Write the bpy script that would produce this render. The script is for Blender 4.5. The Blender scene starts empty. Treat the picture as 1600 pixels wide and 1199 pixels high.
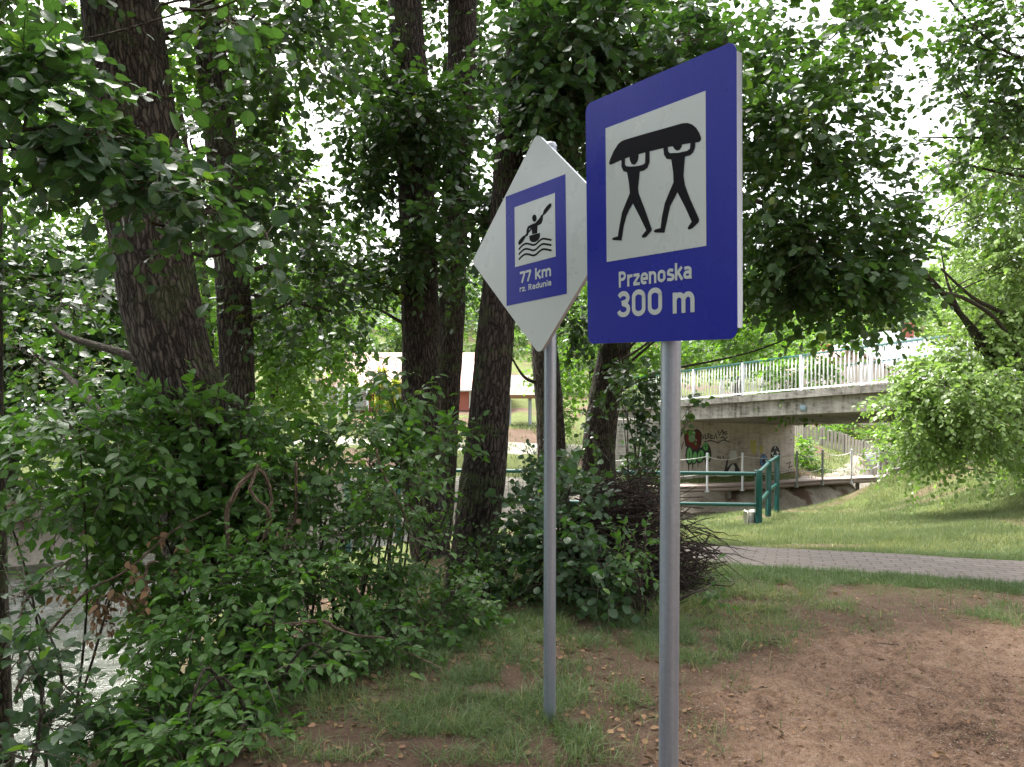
import bpy, math, random
import numpy as np
PI = math.pi
sc = bpy.context.scene
C = sc.collection

# ---------------------------------------------------------------- camera, sky, sun, exposure
PITCH = math.atan((599.5 - 565) / 1200.0)
CAM = np.array([0.0, 0.0, 1.6])
cd = bpy.data.cameras.new("camera"); cam = bpy.data.objects.new("camera", cd); C.objects.link(cam)
cam.location = CAM; cam.rotation_euler = (PI / 2 - PITCH, 0, 0)
cd.sensor_width = 36; cd.lens = 27.0; cd.clip_start = 0.05; cd.clip_end = 2000
sc.camera = cam

SUN_EL, SUN_AZ = math.radians(58), math.radians(-28)      # azimuth clockwise from +Y
world = bpy.data.worlds.new("World"); sc.world = world; world.use_nodes = True
wn = world.node_tree; wn.nodes.clear()
wo = wn.nodes.new('ShaderNodeOutputWorld'); bg = wn.nodes.new('ShaderNodeBackground')
sky = wn.nodes.new('ShaderNodeTexSky'); sky.sky_type = 'NISHITA'; sky.sun_disc = False
sky.sun_elevation = SUN_EL; sky.sun_rotation = SUN_AZ
sky.air_density = 1.0; sky.dust_density = 6.0; sky.ozone_density = 1.0
hs = wn.nodes.new('ShaderNodeHueSaturation'); hs.inputs['Saturation'].default_value = 0.22
wn.links.new(sky.outputs[0], hs.inputs['Color']); wn.links.new(hs.outputs[0], bg.inputs[0])
bg.inputs[1].default_value = 0.15
wn.links.new(bg.outputs[0], wo.inputs[0])

sd = bpy.data.lights.new("sun", 'SUN'); sun = bpy.data.objects.new("sun", sd); C.objects.link(sun)
sd.energy = 1.5; sd.angle = math.radians(12); sd.color = (1.0, 0.96, 0.88)
sun.rotation_euler = (PI / 2 - SUN_EL, 0, PI - SUN_AZ); sun.location = (0, 0, 30)

sc.view_settings.view_transform = 'Standard'; sc.view_settings.look = 'None'
sc.view_settings.gamma = 1; sc.view_settings.use_curve_mapping = False
sc.view_settings.exposure = 2.25
cy = sc.cycles
cy.use_denoising = True; cy.max_bounces = 7; cy.diffuse_bounces = 4; cy.glossy_bounces = 3
cy.transmission_bounces = 4; cy.transparent_max_bounces = 4
cy.sample_clamp_indirect = 6

# ---------------------------------------------------------------- helpers
RT = np.array([1.0, 0, 0]); FW = np.array([0, math.cos(PITCH), -math.sin(PITCH)]); UP = np.array([0, math.sin(PITCH), math.cos(PITCH)])
def at(px, py, d):
    v = FW + (px - 800) / 1200.0 * RT + (599.5 - py) / 1200.0 * UP
    return CAM + v * (d / v[1])
def nrm(a):
    return a / np.maximum(np.linalg.norm(a, axis=-1, keepdims=True), 1e-9)

def _h(ix, iy, iz):
    n = (ix * 374761393 + iy * 668265263 + iz * 1274126177) & 0xffffffff
    n = ((n ^ (n >> 13)) * 1274126177) & 0xffffffff
    n = n ^ (n >> 16)
    return (n & 0xffff) / 65535.0
def vnoise(x, y, z=0.0):
    x, y, z = np.broadcast_arrays(np.asarray(x, float), np.asarray(y, float), np.asarray(z, float))
    fx, fy, fz = np.floor(x), np.floor(y), np.floor(z)
    ix, iy, iz = fx.astype(np.int64), fy.astype(np.int64), fz.astype(np.int64)
    u, v, w = x - fx, y - fy, z - fz
    u = u * u * (3 - 2 * u); v = v * v * (3 - 2 * v); w = w * w * (3 - 2 * w)
    r = 0
    for a in (0, 1):
        for b in (0, 1):
            for c in (0, 1):
                r = r + _h(ix + a, iy + b, iz + c) * (u if a else 1 - u) * (v if b else 1 - v) * (w if c else 1 - w)
    return r
def fbm(x, y, z=0.0, o=4):
    r = 0; a = 0.5; f = 1.0
    for i in range(o):
        r = r + a * vnoise(x * f + 17.3 * i, y * f, z * f); a *= 0.5; f *= 2.03
    return r

OFF = {}
def tag(o, label=None, cat=None, group=None, kind=None):
    if label: o['label'] = label
    if cat: o['category'] = cat
    if group: o['group'] = group
    if kind: o['kind'] = kind
    return o
def thing(name, label, cat, loc=(0, 0, 0), group=None, kind=None):
    o = bpy.data.objects.new(name, None); C.objects.link(o)
    o.location = tuple(float(v) for v in loc); OFF[o.name] = np.array(loc, float)
    o.empty_display_size = 0.2
    return tag(o, label, cat, group, kind)

class MB:
    """collects triangles/quads with uv and a per-face random value; all coordinates are world"""
    def __init__(s): s.V = []; s.F = []; s.U = []; s.R = []; s.n = 0
    def add(s, V, F, uv=None, rnd=0.5):
        V = np.asarray(V, float).reshape(-1, 3); F = np.asarray(F, int)
        s.V.append(V); s.F.append(F + s.n); s.n += len(V)
        s.U.append(np.zeros((len(V), 2)) if uv is None else np.asarray(uv, float))
        r = np.full(len(F), float(rnd)) if np.isscalar(rnd) else np.asarray(rnd, float)
        s.R.append(r); return s
    def box(s, c, size, M=None, rnd=0.5, bev=0.0):
        hx, hy, hz = [q / 2 for q in size]
        if bev <= 0:
            V = np.array([(a * hx, b * hy, d * hz) for a in (-1, 1) for b in (-1, 1) for d in (-1, 1)])
            F = [(0, 1, 3, 2), (4, 6, 7, 5), (0, 4, 5, 1), (2, 3, 7, 6), (0, 2, 6, 4), (1, 5, 7, 3)]
            if M is not None: V = V @ np.asarray(M).T
            s.add(V + np.asarray(c), F, rnd=rnd); return s
        # chamfered box: 24 vertices
        P = []; idx = {}
        for a in (-1, 1):
            for b in (-1, 1):
                for d in (-1, 1):
                    for k in range(3):
                        q = [a * hx, b * hy, d * hz]
                        for j in range(3):
                            if j != k: q[j] -= (a, b, d)[j] * bev
                        idx[(a, b, d, k)] = len(P); P.append(q)
        Q = []; T = []
        for k in range(3):
            i, j = [(1, 2), (0, 2), (0, 1)][k]
            for sg in (-1, 1):
                f = []
                for u, v in ((-1, -1), (1, -1), (1, 1), (-1, 1)):
                    t = [0, 0, 0]; t[k] = sg; t[i] = u; t[j] = v
                    f.append(idx[(t[0], t[1], t[2], k)])
                if (sg > 0) == (k == 1): f = f[::-1]
                Q.append(f)
        for k in range(3):       # edges along axis k
            i, j = [(1, 2), (0, 2), (0, 1)][k]
            for u in (-1, 1):
                for v in (-1, 1):
                    t0 = [0, 0, 0]; t0[k] = -1; t0[i] = u; t0[j] = v
                    t1 = list(t0); t1[k] = 1
                    Q.append([idx[(*t0, i)], idx[(*t1, i)], idx[(*t1, j)], idx[(*t0, j)]])
        for a in (-1, 1):
            for b in (-1, 1):
                for d in (-1, 1):
                    T.append([idx[(a, b, d, 0)], idx[(a, b, d, 1)], idx[(a, b, d, 2)]])
        V = np.array(P)
        if M is not None: V = V @ np.asarray(M).T
        V = V + np.asarray(c)
        n0 = s.n
        s.add(V, Q, rnd=rnd)
        s.F.append(np.array(T) + n0); s.R.append(np.full(len(T), rnd))
        return s
    def tube(s, P, R, sides=8, cap=True, rnd=0.5, disp=None, uvs=1.0):
        P = np.asarray(P, float); n = len(P)
        R = np.full(n, float(R)) if np.isscalar(R) else np.asarray(R, float)
        T = nrm(np.gradient(P, axis=0))
        a = np.array([1.0, 0, 0]) if abs(T[0][0]) < 0.8 else np.array([0, 1.0, 0])
        N = np.zeros_like(P); N[0] = nrm(a - T[0] * (a @ T[0]))
        for i in range(1, n):
            q = N[i - 1] - T[i] * (N[i - 1] @ T[i]); N[i] = nrm(q)
        B = np.cross(T, N)
        th = np.linspace(0, 2 * PI, sides + 1)
        L = np.concatenate([[0], np.cumsum(np.linalg.norm(np.diff(P, axis=0), axis=1))])
        k = 1.0 if disp is None else disp(th[None, :], L[:, None], R[:, None])
        rr = R[:, None] * np.ones_like(th)[None, :] * k
        rr[:, -1] = rr[:, 0]
        V = P[:, None, :] + rr[..., None] * (np.cos(th)[None, :, None] * N[:, None, :] + np.sin(th)[None, :, None] * B[:, None, :])
        rm = max(R.mean(), 1e-4)
        uv = np.stack([np.broadcast_to(th * rm * uvs, (n, sides + 1)), np.broadcast_to(L[:, None] * uvs, (n, sides + 1))], -1)
        i = np.arange(n - 1)[:, None] * (sides + 1); j = np.arange(sides)[None, :]
        F = np.stack([i + j, i + j + 1, i + j + 1 + sides + 1, i + j + sides + 1], -1).reshape(-1, 4)
        s.add(V.reshape(-1, 3), F, uv.reshape(-1, 2), rnd)
        if cap:
            for e, fl in ((0, True), (n - 1, False)):
                W = V[e, :-1]; c = W.mean(0)
                m = len(W); f = np.stack([np.arange(m), (np.arange(m) + 1) % m, np.full(m, m)], -1)
                if fl: f = f[:, ::-1]
                s.add(np.vstack([W, c]), f, rnd=rnd)
        return s
    def bar(s, a, b, w, h, rnd=0.5, bev=0.0, up=(0, 0, 1)):
        a = np.asarray(a, float); b = np.asarray(b, float); t = b - a; L = np.linalg.norm(t); t = t / L
        u = np.asarray(up, float); x = nrm(np.cross(t, u)); z = np.cross(x, t)
        return s.box((a + b) / 2, (w, L, h), np.stack([x, t, z], 1), rnd, bev)
    def poly(s, pts, frame, thick=0.001, lift=0.0, rnd=0.5):
        """convex-or-not polygon outline in (u,v), as a thin extruded solid on a frame (o,U,V,N)"""
        o, U, Vv, N = frame
        pts = np.asarray(pts, float); n = len(pts)
        tri = triangulate(pts)
        top = o + pts[:, :1] * U + pts[:, 1:] * Vv + N * (lift + thick)
        bot = o + pts[:, :1] * U + pts[:, 1:] * Vv + N * lift
        s.add(np.vstack([top, bot]), np.array(tri), rnd=rnd)
        i = np.arange(n); j = (i + 1) % n
        s.F.append(np.stack([i, i + n, j + n, j], -1) + (s.n - 2 * n)); s.R.append(np.full(n, rnd))
        return s
    def build(s, name, mat, parent=None, smooth=True):
        V = np.vstack(s.V)
        if parent is not None: V = V - OFF[parent.name]
        me = bpy.data.meshes.new(name)
        me.vertices.add(len(V)); me.vertices.foreach_set('co', V.astype(np.float32).ravel())
        tot = [np.full(len(f), f.shape[1]) for f in s.F]
        tot = np.concatenate(tot); lv = np.concatenate([f.ravel() for f in s.F])
        me.loops.add(len(lv)); me.loops.foreach_set('vertex_index', lv.astype(np.int32))
        me.polygons.add(len(tot)); st = np.concatenate([[0], np.cumsum(tot)[:-1]])
        me.polygons.foreach_set('loop_start', st.astype(np.int32))
        me.polygons.foreach_set('loop_total', tot.astype(np.int32))
        me.polygons.foreach_set('use_smooth', np.full(len(tot), bool(smooth)))
        U = np.vstack(s.U)
        uvl = me.uv_layers.new(name='uv'); uvl.data.foreach_set('uv', U[lv].astype(np.float32).ravel())
        at_ = me.attributes.new('rnd', 'FLOAT', 'FACE'); at_.data.foreach_set('value', np.concatenate(s.R).astype(np.float32))
        me.materials.append(mat)
        me.update(calc_edges=True)
        o = bpy.data.objects.new(name, me); C.objects.link(o)
        if parent is not None:
            o.parent = parent; OFF[o.name] = OFF[parent.name]
        else: OFF[o.name] = np.zeros(3)
        return o

def triangulate(p):
    n = len(p); idx = list(range(n))
    area = sum(p[i][0] * p[(i + 1) % n][1] - p[(i + 1) % n][0] * p[i][1] for i in range(n))
    if area < 0: idx.reverse()
    out = []
    def cr(a, b, c): return (b[0] - a[0]) * (c[1] - a[1]) - (b[1] - a[1]) * (c[0] - a[0])
    guard = 0
    while len(idx) > 3 and guard < 5000:
        guard += 1; ok = False
        for k in range(len(idx)):
            a, b, c = idx[k - 1], idx[k], idx[(k + 1) % len(idx)]
            if cr(p[a], p[b], p[c]) <= 1e-14: continue
            if any(cr(p[a], p[b], p[q]) >= 0 and cr(p[b], p[c], p[q]) >= 0 and cr(p[c], p[a], p[q]) >= 0 for q in idx if q not in (a, b, c)): continue
            out.append((a, b, c)); idx.pop(k); ok = True; break
        if not ok: out.append((idx[0], idx[1], idx[2])); idx.pop(1)
    out.append(tuple(idx)); return out

def spline(P, n):
    P = np.asarray(P, float)
    t = np.linspace(0, len(P) - 1, n); i = np.clip(np.floor(t).astype(int), 0, len(P) - 2); f = (t - i)[:, None]
    p0 = P[np.clip(i - 1, 0, len(P) - 1)]; p1 = P[i]; p2 = P[i + 1]; p3 = P[np.clip(i + 2, 0, len(P) - 1)]
    return 0.5 * (2 * p1 + (p2 - p0) * f + (2 * p0 - 5 * p1 + 4 * p2 - p3) * f ** 2 + (3 * p1 - p0 - 3 * p2 + p3) * f ** 3)

# ---------------------------------------------------------------- materials
def mat_new(name):
    m = bpy.data.materials.new(name); m.use_nodes = True
    nt = m.node_tree; nt.nodes.clear()
    out = nt.nodes.new('ShaderNodeOutputMaterial'); b = nt.nodes.new('ShaderNodeBsdfPrincipled')
    nt.links.new(b.outputs[0], out.inputs[0])
    return m, nt, b, out
def N(nt, t, **kw):
    n = nt.nodes.new(t)
    for k, v in kw.items():
        if k in n.inputs.keys() and not hasattr(n, k): n.inputs[k].default_value = v
        else: setattr(n, k, v)
    return n
def ramp(nt, fac, stops):
    r = nt.nodes.new('ShaderNodeValToRGB'); e = r.color_ramp.elements
    while len(e) < len(stops): e.new(0.5)
    for i, (p, c) in enumerate(stops):
        e[i].position = p; e[i].color = (*c, 1) if len(c) == 3 else c
    nt.links.new(fac, r.inputs[0]); return r.outputs[0]
def noise(nt, scale, detail=4, coord=None, rough=0.55, dist=0.0):
    n = nt.nodes.new('ShaderNodeTexNoise'); n.inputs['Scale'].default_value = scale
    n.inputs['Detail'].default_value = detail; n.inputs['Roughness'].default_value = rough; n.inputs['Distortion'].default_value = dist
    if coord is not None: nt.links.new(coord, n.inputs['Vector'])
    return n.outputs['Fac']
def mathn(nt, op, a, b=None):
    n = nt.nodes.new('ShaderNodeMath'); n.operation = op
    for i, v in enumerate((a, b)):
        if v is None: continue
        if isinstance(v, (int, float)): n.inputs[i].default_value = v
        else: nt.links.new(v, n.inputs[i])
    return n.outputs[0]
def mixc(nt, fac, a, b, mode='MIX'):
    n = nt.nodes.new('ShaderNodeMix'); n.data_type = 'RGBA'; n.blend_type = mode
    for i, v in ((0, fac), (6, a), (7, b)):
        if isinstance(v, (int, float)): n.inputs[i].default_value = v
        elif isinstance(v, tuple): n.inputs[i].default_value = (*v, 1) if len(v) == 3 else v
        else: nt.links.new(v, n.inputs[i])
    return n.outputs[2]
def bump(nt, b, h, strength=0.5, dist=0.01):
    n = nt.nodes.new('ShaderNodeBump'); n.inputs['Strength'].default_value = strength; n.inputs['Distance'].default_value = dist
    nt.links.new(h, n.inputs['Height']); nt.links.new(n.outputs[0], b.inputs['Normal'])
def objc(nt): return nt.nodes.new('ShaderNodeTexCoord').outputs['Object']
def geo(nt): return nt.nodes.new('ShaderNodeNewGeometry').outputs['Position']
def attr(nt, name):
    a = nt.nodes.new('ShaderNodeAttribute'); a.attribute_name = name; return a.outputs['Fac']

def leaf_mat(name, dark, light, odd=(0.16, 0.2, 0.03), trans=0.35, rough=0.42, veins=False, spec=0.4, tcol=None):
    m, nt, b, out = mat_new(name)
    r = attr(nt, 'rnd')
    col = ramp(nt, r, [(0.0, dark), (0.45, tuple((a + c) / 2 for a, c in zip(dark, light))), (0.93, light), (1.0, odd)])
    n = noise(nt, 1.3, 2, geo(nt))
    col = mixc(nt, mathn(nt, 'MULTIPLY', n, 0.5), col, tuple(0.6 * a + 0.4 * c for a, c in zip(dark, light)))
    if veins:
        uv = nt.nodes.new('ShaderNodeUVMap'); sp = nt.nodes.new('ShaderNodeSeparateXYZ'); nt.links.new(uv.outputs[0], sp.inputs[0])
        ax = mathn(nt, 'ABSOLUTE', sp.outputs[0])
        t = mathn(nt, 'SUBTRACT', sp.outputs[1], mathn(nt, 'MULTIPLY', ax, 0.75))
        w = mathn(nt, 'SINE', mathn(nt, 'MULTIPLY', t, 46.0))
        w = mathn(nt, 'POWER', mathn(nt, 'ADD', mathn(nt, 'MULTIPLY', w, 0.5), 0.5), 5.0)
        mid = mathn(nt, 'LESS_THAN', ax, 0.014)
        v = mathn(nt, 'MAXIMUM', mathn(nt, 'MULTIPLY', w, 0.5), mid)
        col = mixc(nt, mathn(nt, 'MULTIPLY', v, 0.4), col, tuple(min(1, c * 2.0) for c in light))
        bump(nt, b, mathn(nt, 'MULTIPLY', v, -1.0), 0.5, 0.002)
    nt.links.new(col, b.inputs['Base Color']); b.inputs['Roughness'].default_value = rough
    b.inputs['Specular IOR Level'].default_value = spec
    tr = nt.nodes.new('ShaderNodeBsdfTranslucent')
    tc = mixc(nt, 1.0, col, tcol or (1.6, 1.9, 0.55), 'MULTIPLY')
    nt.links.new(tc, tr.inputs[0])
    mx = nt.nodes.new('ShaderNodeMixShader'); mx.inputs[0].default_value = trans
    nt.links.new(b.outputs[0], mx.inputs[1]); nt.links.new(tr.outputs[0], mx.inputs[2]); nt.links.new(mx.outputs[0], out.inputs[0])
    return m

M = {}
M['leaf_near'] = leaf_mat('alder_leaf', (0.024, 0.052, 0.027), (0.055, 0.108, 0.040), odd=(0.15, 0.24, 0.05), veins=True, trans=0.34, rough=0.36)
M['leaf_mid'] = leaf_mat('tree_leaf', (0.020, 0.044, 0.018), (0.052, 0.100, 0.028), trans=0.33)
M['leaf_fresh'] = leaf_mat('elder_leaf', (0.038, 0.088, 0.024), (0.10, 0.20, 0.046), trans=0.36, veins=True, odd=(0.22, 0.3, 0.07))
M['leaf_soft'] = leaf_mat('crown_leaf', (0.030, 0.062, 0.024), (0.075, 0.135, 0.042), trans=0.38)
M['leaf_lime'] = leaf_mat('lime_leaf', (0.07, 0.13, 0.03), (0.15, 0.25, 0.055), trans=0.48, odd=(0.25, 0.32, 0.06))
M['leaf_pale'] = leaf_mat('willow_leaf', (0.13, 0.20, 0.06), (0.25, 0.36, 0.11), trans=0.4, odd=(0.28, 0.34, 0.14), tcol=(1.25, 1.4, .75))
M['leaf_shrub'] = leaf_mat('shrub_leaf', (0.030, 0.072, 0.020), (0.078, 0.158, 0.036), trans=0.36, veins=True, odd=(0.2, 0.3, 0.06))
M['leaf_dark'] = leaf_mat('ivy_leaf', (0.022, 0.045, 0.018), (0.05, 0.095, 0.03), trans=0.25, rough=0.4)
M['leaf_far'] = leaf_mat('forest_leaf', (0.055, 0.105, 0.04), (0.13, 0.20, 0.075), trans=0.35, odd=(0.17, 0.26, 0.09))
M['leaf_yellow'] = leaf_mat('golden_leaf', (0.26, 0.26, 0.04), (0.40, 0.39, 0.07), trans=0.3)
M['grass'] = leaf_mat('grass_blade', (0.06, 0.10, 0.04), (0.17, 0.23, 0.10), trans=0.33, tcol=(1.3, 1.5, .7), odd=(0.34, 0.30, 0.15), spec=0.25, rough=0.5)
M['grass_lawn'] = leaf_mat('lawn_blade', (0.10, 0.13, 0.06), (0.20, 0.24, 0.12), trans=0.3, tcol=(1.25, 1.35, .8), odd=(0.36, 0.33, 0.16), spec=0.2, rough=0.55)

def bark_mat(name, c0, c1, c2, moss=0.25, us=1.0):
    m, nt, b, out = mat_new(name)
    uv = nt.nodes.new('ShaderNodeUVMap')
    mp = nt.nodes.new('ShaderNodeMapping'); mp.inputs['Scale'].default_value = (38 * us, 8.5 * us, 1)
    nt.links.new(uv.outputs[0], mp.inputs[0])
    nz = nt.nodes.new('ShaderNodeTexNoise'); nz.inputs['Scale'].default_value = 14 * us; nz.inputs['Detail'].default_value = 5
    nt.links.new(uv.outputs[0], nz.inputs[0])
    ad = nt.nodes.new('ShaderNodeVectorMath'); ad.operation = 'MULTIPLY_ADD'
    nt.links.new(nz.outputs['Color'], ad.inputs[0]); ad.inputs[1].default_value = (1.5, 1.5, 0); nt.links.new(mp.outputs[0], ad.inputs[2])
    vo = nt.nodes.new('ShaderNodeTexVoronoi'); vo.feature = 'DISTANCE_TO_EDGE'; vo.inputs['Scale'].default_value = 1.0
    nt.links.new(ad.outputs[0], vo.inputs['Vector'])
    mp2 = nt.nodes.new('ShaderNodeMapping'); mp2.inputs['Scale'].default_value = (90 * us, 30 * us, 1); nt.links.new(uv.outputs[0], mp2.inputs[0])
    fine = noise(nt, 1.0, 5, mp2.outputs[0], 0.7)
    ridge = ramp(nt, vo.outputs['Distance'], [(0.0, (0, 0, 0)), (0.10, (0.5, 0.5, 0.5)), (0.32, (0.85, 0.85, 0.85)), (0.7, (1, 1, 1))])
    h = mathn(nt, 'ADD', mathn(nt, 'MULTIPLY', ridge, 0.75), mathn(nt, 'MULTIPLY', fine, 0.6))
    col = ramp(nt, h, [(0.30, c0), (0.72, c1), (1.05, c2)])
    big = noise(nt, 2.2, 4, geo(nt))
    col = mixc(nt, mathn(nt, 'MULTIPLY', mathn(nt, 'SUBTRACT', big, 0.35), 1.2), col, mixc(nt, 0.5, col, c1))
    mo = mathn(nt, 'MULTIPLY', mathn(nt, 'GREATER_THAN', noise(nt, 3.1, 7, geo(nt), 0.75), 0.56), moss * 1.5)
    col = mixc(nt, mo, col, (0.07, 0.095, 0.035))
    nt.links.new(col, b.inputs['Base Color']); b.inputs['Roughness'].default_value = 0.92
    b.inputs['Specular IOR Level'].default_value = 0.2
    bump(nt, b, h, 1.0, 0.035 / us)
    return m
M['bark'] = bark_mat('alder_bark', (0.012, 0.010, 0.009), (0.062, 0.049, 0.039), (0.145, 0.122, 0.10))
M['bark_dark'] = bark_mat('dark_bark', (0.010, 0.008, 0.007), (0.050, 0.039, 0.032), (0.10, 0.082, 0.068), moss=0.35)
M['bark_small'] = bark_mat('branch_bark', (0.02, 0.016, 0.013), (0.07, 0.055, 0.042), (0.12, 0.10, 0.08), us=2.2)
M['twig'] = bark_mat('dry_twig', (0.05, 0.035, 0.025), (0.17, 0.12, 0.085), (0.28, 0.21, 0.16), moss=0.0, us=3)
M['twig_brown'] = bark_mat('brushwood', (0.015, 0.011, 0.009), (0.055, 0.040, 0.032), (0.12, 0.09, 0.072), moss=0.0, us=3)

def plain(name, col, rough=0.6, metal=0.0, var=0.12, scale=6.0, bmp=0.0, bdist=0.003, spec=0.5, coat=0.0):
    m, nt, b, out = mat_new(name)
    n = noise(nt, scale, 6, geo(nt), 0.65)
    c = mixc(nt, n, tuple(x * (1 - var) for x in col), tuple(min(1, x * (1 + var)) for x in col))
    nt.links.new(c, b.inputs['Base Color'])
    b.inputs['Roughness'].default_value = rough; b.inputs['Metallic'].default_value = metal
    b.inputs['Specular IOR Level'].default_value = spec; b.inputs['Coat Weight'].default_value = coat
    if bmp: bump(nt, b, noise(nt, scale * 8, 5, geo(nt), 0.7), bmp, bdist)
    return m
# signs
def sign_paint(name, col, dirt=0.12, rough=0.22):
    m, nt, b, out = mat_new(name)
    g = geo(nt)
    n1 = noise(nt, 3.0, 6, g, 0.6); n2 = noise(nt, 60, 3, g, 0.6)
    mp = nt.nodes.new('ShaderNodeMapping'); mp.inputs['Scale'].default_value = (60, 60, 3); nt.links.new(g, mp.inputs[0])
    st = noise(nt, 1.0, 4, mp.outputs[0], 0.6)
    f = mathn(nt, 'MULTIPLY', mathn(nt, 'MULTIPLY', n1, st), dirt * 2)
    c = mixc(nt, f, col, tuple(0.5 * x + 0.05 for x in col))
    sp = mathn(nt, 'MULTIPLY', mathn(nt, 'GREATER_THAN', n2, 0.73), 0.25)
    c = mixc(nt, sp, c, (0.12, 0.12, 0.09))
    nt.links.new(c, b.inputs['Base Color'])
    nt.links.new(ramp(nt, n1, [(0.3, (rough,) * 3), (0.8, (rough + 0.18,) * 3)]), b.inputs['Roughness'])
    b.inputs['Specular IOR Level'].default_value = 0.05 if max(col) < .05 else (0.12 if max(col) < .3 else 0.4)
    return m
M['sign_blue'] = sign_paint('sign_blue', (0.004, 0.010, 0.205))
M['sign_white'] = sign_paint('sign_white', (0.33, 0.362, 0.353))
M['sign_black'] = sign_paint('sign_black', (0.004, 0.004, 0.006), 0.03, .5)
M['sign_edge'] = plain('sign_edge', (0.34, 0.34, 0.38), 0.35, 0.0, 0.06)
def galv():
    m, nt, b, out = mat_new('galvanised_steel')
    g = geo(nt)
    vo = nt.nodes.new('ShaderNodeTexVoronoi'); vo.inputs['Scale'].default_value = 95; nt.links.new(g, vo.inputs[0])
    mp = nt.nodes.new('ShaderNodeMapping'); mp.inputs['Scale'].default_value = (60, 60, 1.2); nt.links.new(g, mp.inputs[0])
    st = noise(nt, 1.0, 4, mp.outputs[0])
    k = mathn(nt, 'ADD', mathn(nt, 'MULTIPLY', vo.outputs['Color'], 0.12), mathn(nt, 'MULTIPLY', st, 0.8))
    nt.links.new(ramp(nt, k, [(0.2, (0.19, 0.22, 0.27)), (0.7, (0.33, 0.375, 0.44))]), b.inputs['Base Color'])
    nt.links.new(ramp(nt, k, [(0.1, (0.27,) * 3), (0.8, (0.36,) * 3)]), b.inputs['Roughness'])
    b.inputs['Metallic'].default_value = 0.55
    bump(nt, b, st, 0.08, 0.003)
    return m
M['galv'] = galv()
M['green_paint'] = plain('green_paint', (0.003, 0.062, 0.052), 0.32, 0.0, 0.2, 9, 0.1)
M['white_metal'] = plain('white_metal', (0.78, 0.78, 0.80), 0.45, 0.0, 0.08)
M['grey_metal'] = plain('grey_metal', (0.40, 0.42, 0.45), 0.4, 0.6, 0.1)
M['rope'] = plain('rope', (0.72, 0.70, 0.66), 0.9)
M['black_plastic'] = plain('black_plastic', (0.02, 0.02, 0.022), 0.5)
M['plank'] = plain('walkway_boards', (0.36, 0.28, 0.24), 0.8, 0, 0.25, 4, 0.3)
M['wood_old'] = plain('weathered_wood', (0.26, 0.235, 0.21), 0.9, 0, 0.35, 5, 0.4)
M['brick_red'] = plain('red_brick', (0.42, 0.13, 0.09), 0.85, 0, 0.3, 12, 0.3)
M['wall_red'] = plain('red_wall', (0.50, 0.17, 0.13), 0.85, 0, 0.15, 3)
M['wall_pink'] = plain('pink_render', (0.66, 0.52, 0.46), 0.85, 0, 0.12, 2)
M['wall_white'] = plain('white_render', (0.72, 0.71, 0.68), 0.85, 0, 0.1, 2)
M['glass'] = plain('window_glass', (0.05, 0.06, 0.07), 0.08, 0, 0.2, 1)
M['film'] = plain('greenhouse_film', (0.78, 0.80, 0.80), 0.35, 0, 0.08, 2)
M['roof_grey'] = plain('grey_roof', (0.50, 0.52, 0.54), 0.6, 0, 0.1, 3)
M['stone_grey'] = plain('grey_stone', (0.20, 0.195, 0.185), 0.8, 0, 0.3, 8, 0.5, 0.01)
M['paint_red'] = plain('graffiti_red', (0.13, 0.016, 0.013), 0.7, 0, 0.5, 5)
M['paint_green'] = plain('graffiti_green', (0.14, 0.42, 0.13), 0.7, 0, 0.3, 8)
M['paint_black'] = plain('graffiti_black', (0.03, 0.03, 0.03), 0.7, 0, 0.5, 9)
M['paint_blue'] = plain('graffiti_blue', (0.10, 0.22, 0.42), 0.7, 0, 0.3, 9)
M['paint_pale'] = plain('graffiti_pale', (0.55, 0.54, 0.52), 0.7, 0, 0.2, 9)
M['paint_yellow'] = plain('graffiti_yellow', (0.42, 0.37, 0.12), 0.8, 0, 0.3, 9)

def roof_mat(name, col):
    m, nt, b, out = mat_new(name)
    br = nt.nodes.new('ShaderNodeTexBrick'); mp = nt.nodes.new('ShaderNodeMapping')
    uv = nt.nodes.new('ShaderNodeUVMap'); nt.links.new(uv.outputs[0], mp.inputs[0]); nt.links.new(mp.outputs[0], br.inputs[0])
    br.inputs['Scale'].default_value = 1; br.inputs['Brick Width'].default_value = 0.3; br.inputs['Row Height'].default_value = 0.33
    br.inputs['Mortar Size'].default_value = 0.02; br.inputs['Color1'].default_value = (*col, 1)
    br.inputs['Color2'].default_value = (*[c * 0.93 for c in col], 1); br.inputs['Mortar'].default_value = (*[c * 0.8 for c in col], 1)
    nt.links.new(br.outputs['Color'], b.inputs['Base Color']); b.inputs['Roughness'].default_value = 0.75
    bump(nt, b, br.outputs['Fac'], -0.5, 0.03)
    return m
M['roof_tile'] = roof_mat('roof_tiles', (0.50, 0.29, 0.24))
M['roof_pale'] = roof_mat('pale_roof_sheets', (0.36, 0.38, 0.41))

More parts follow.
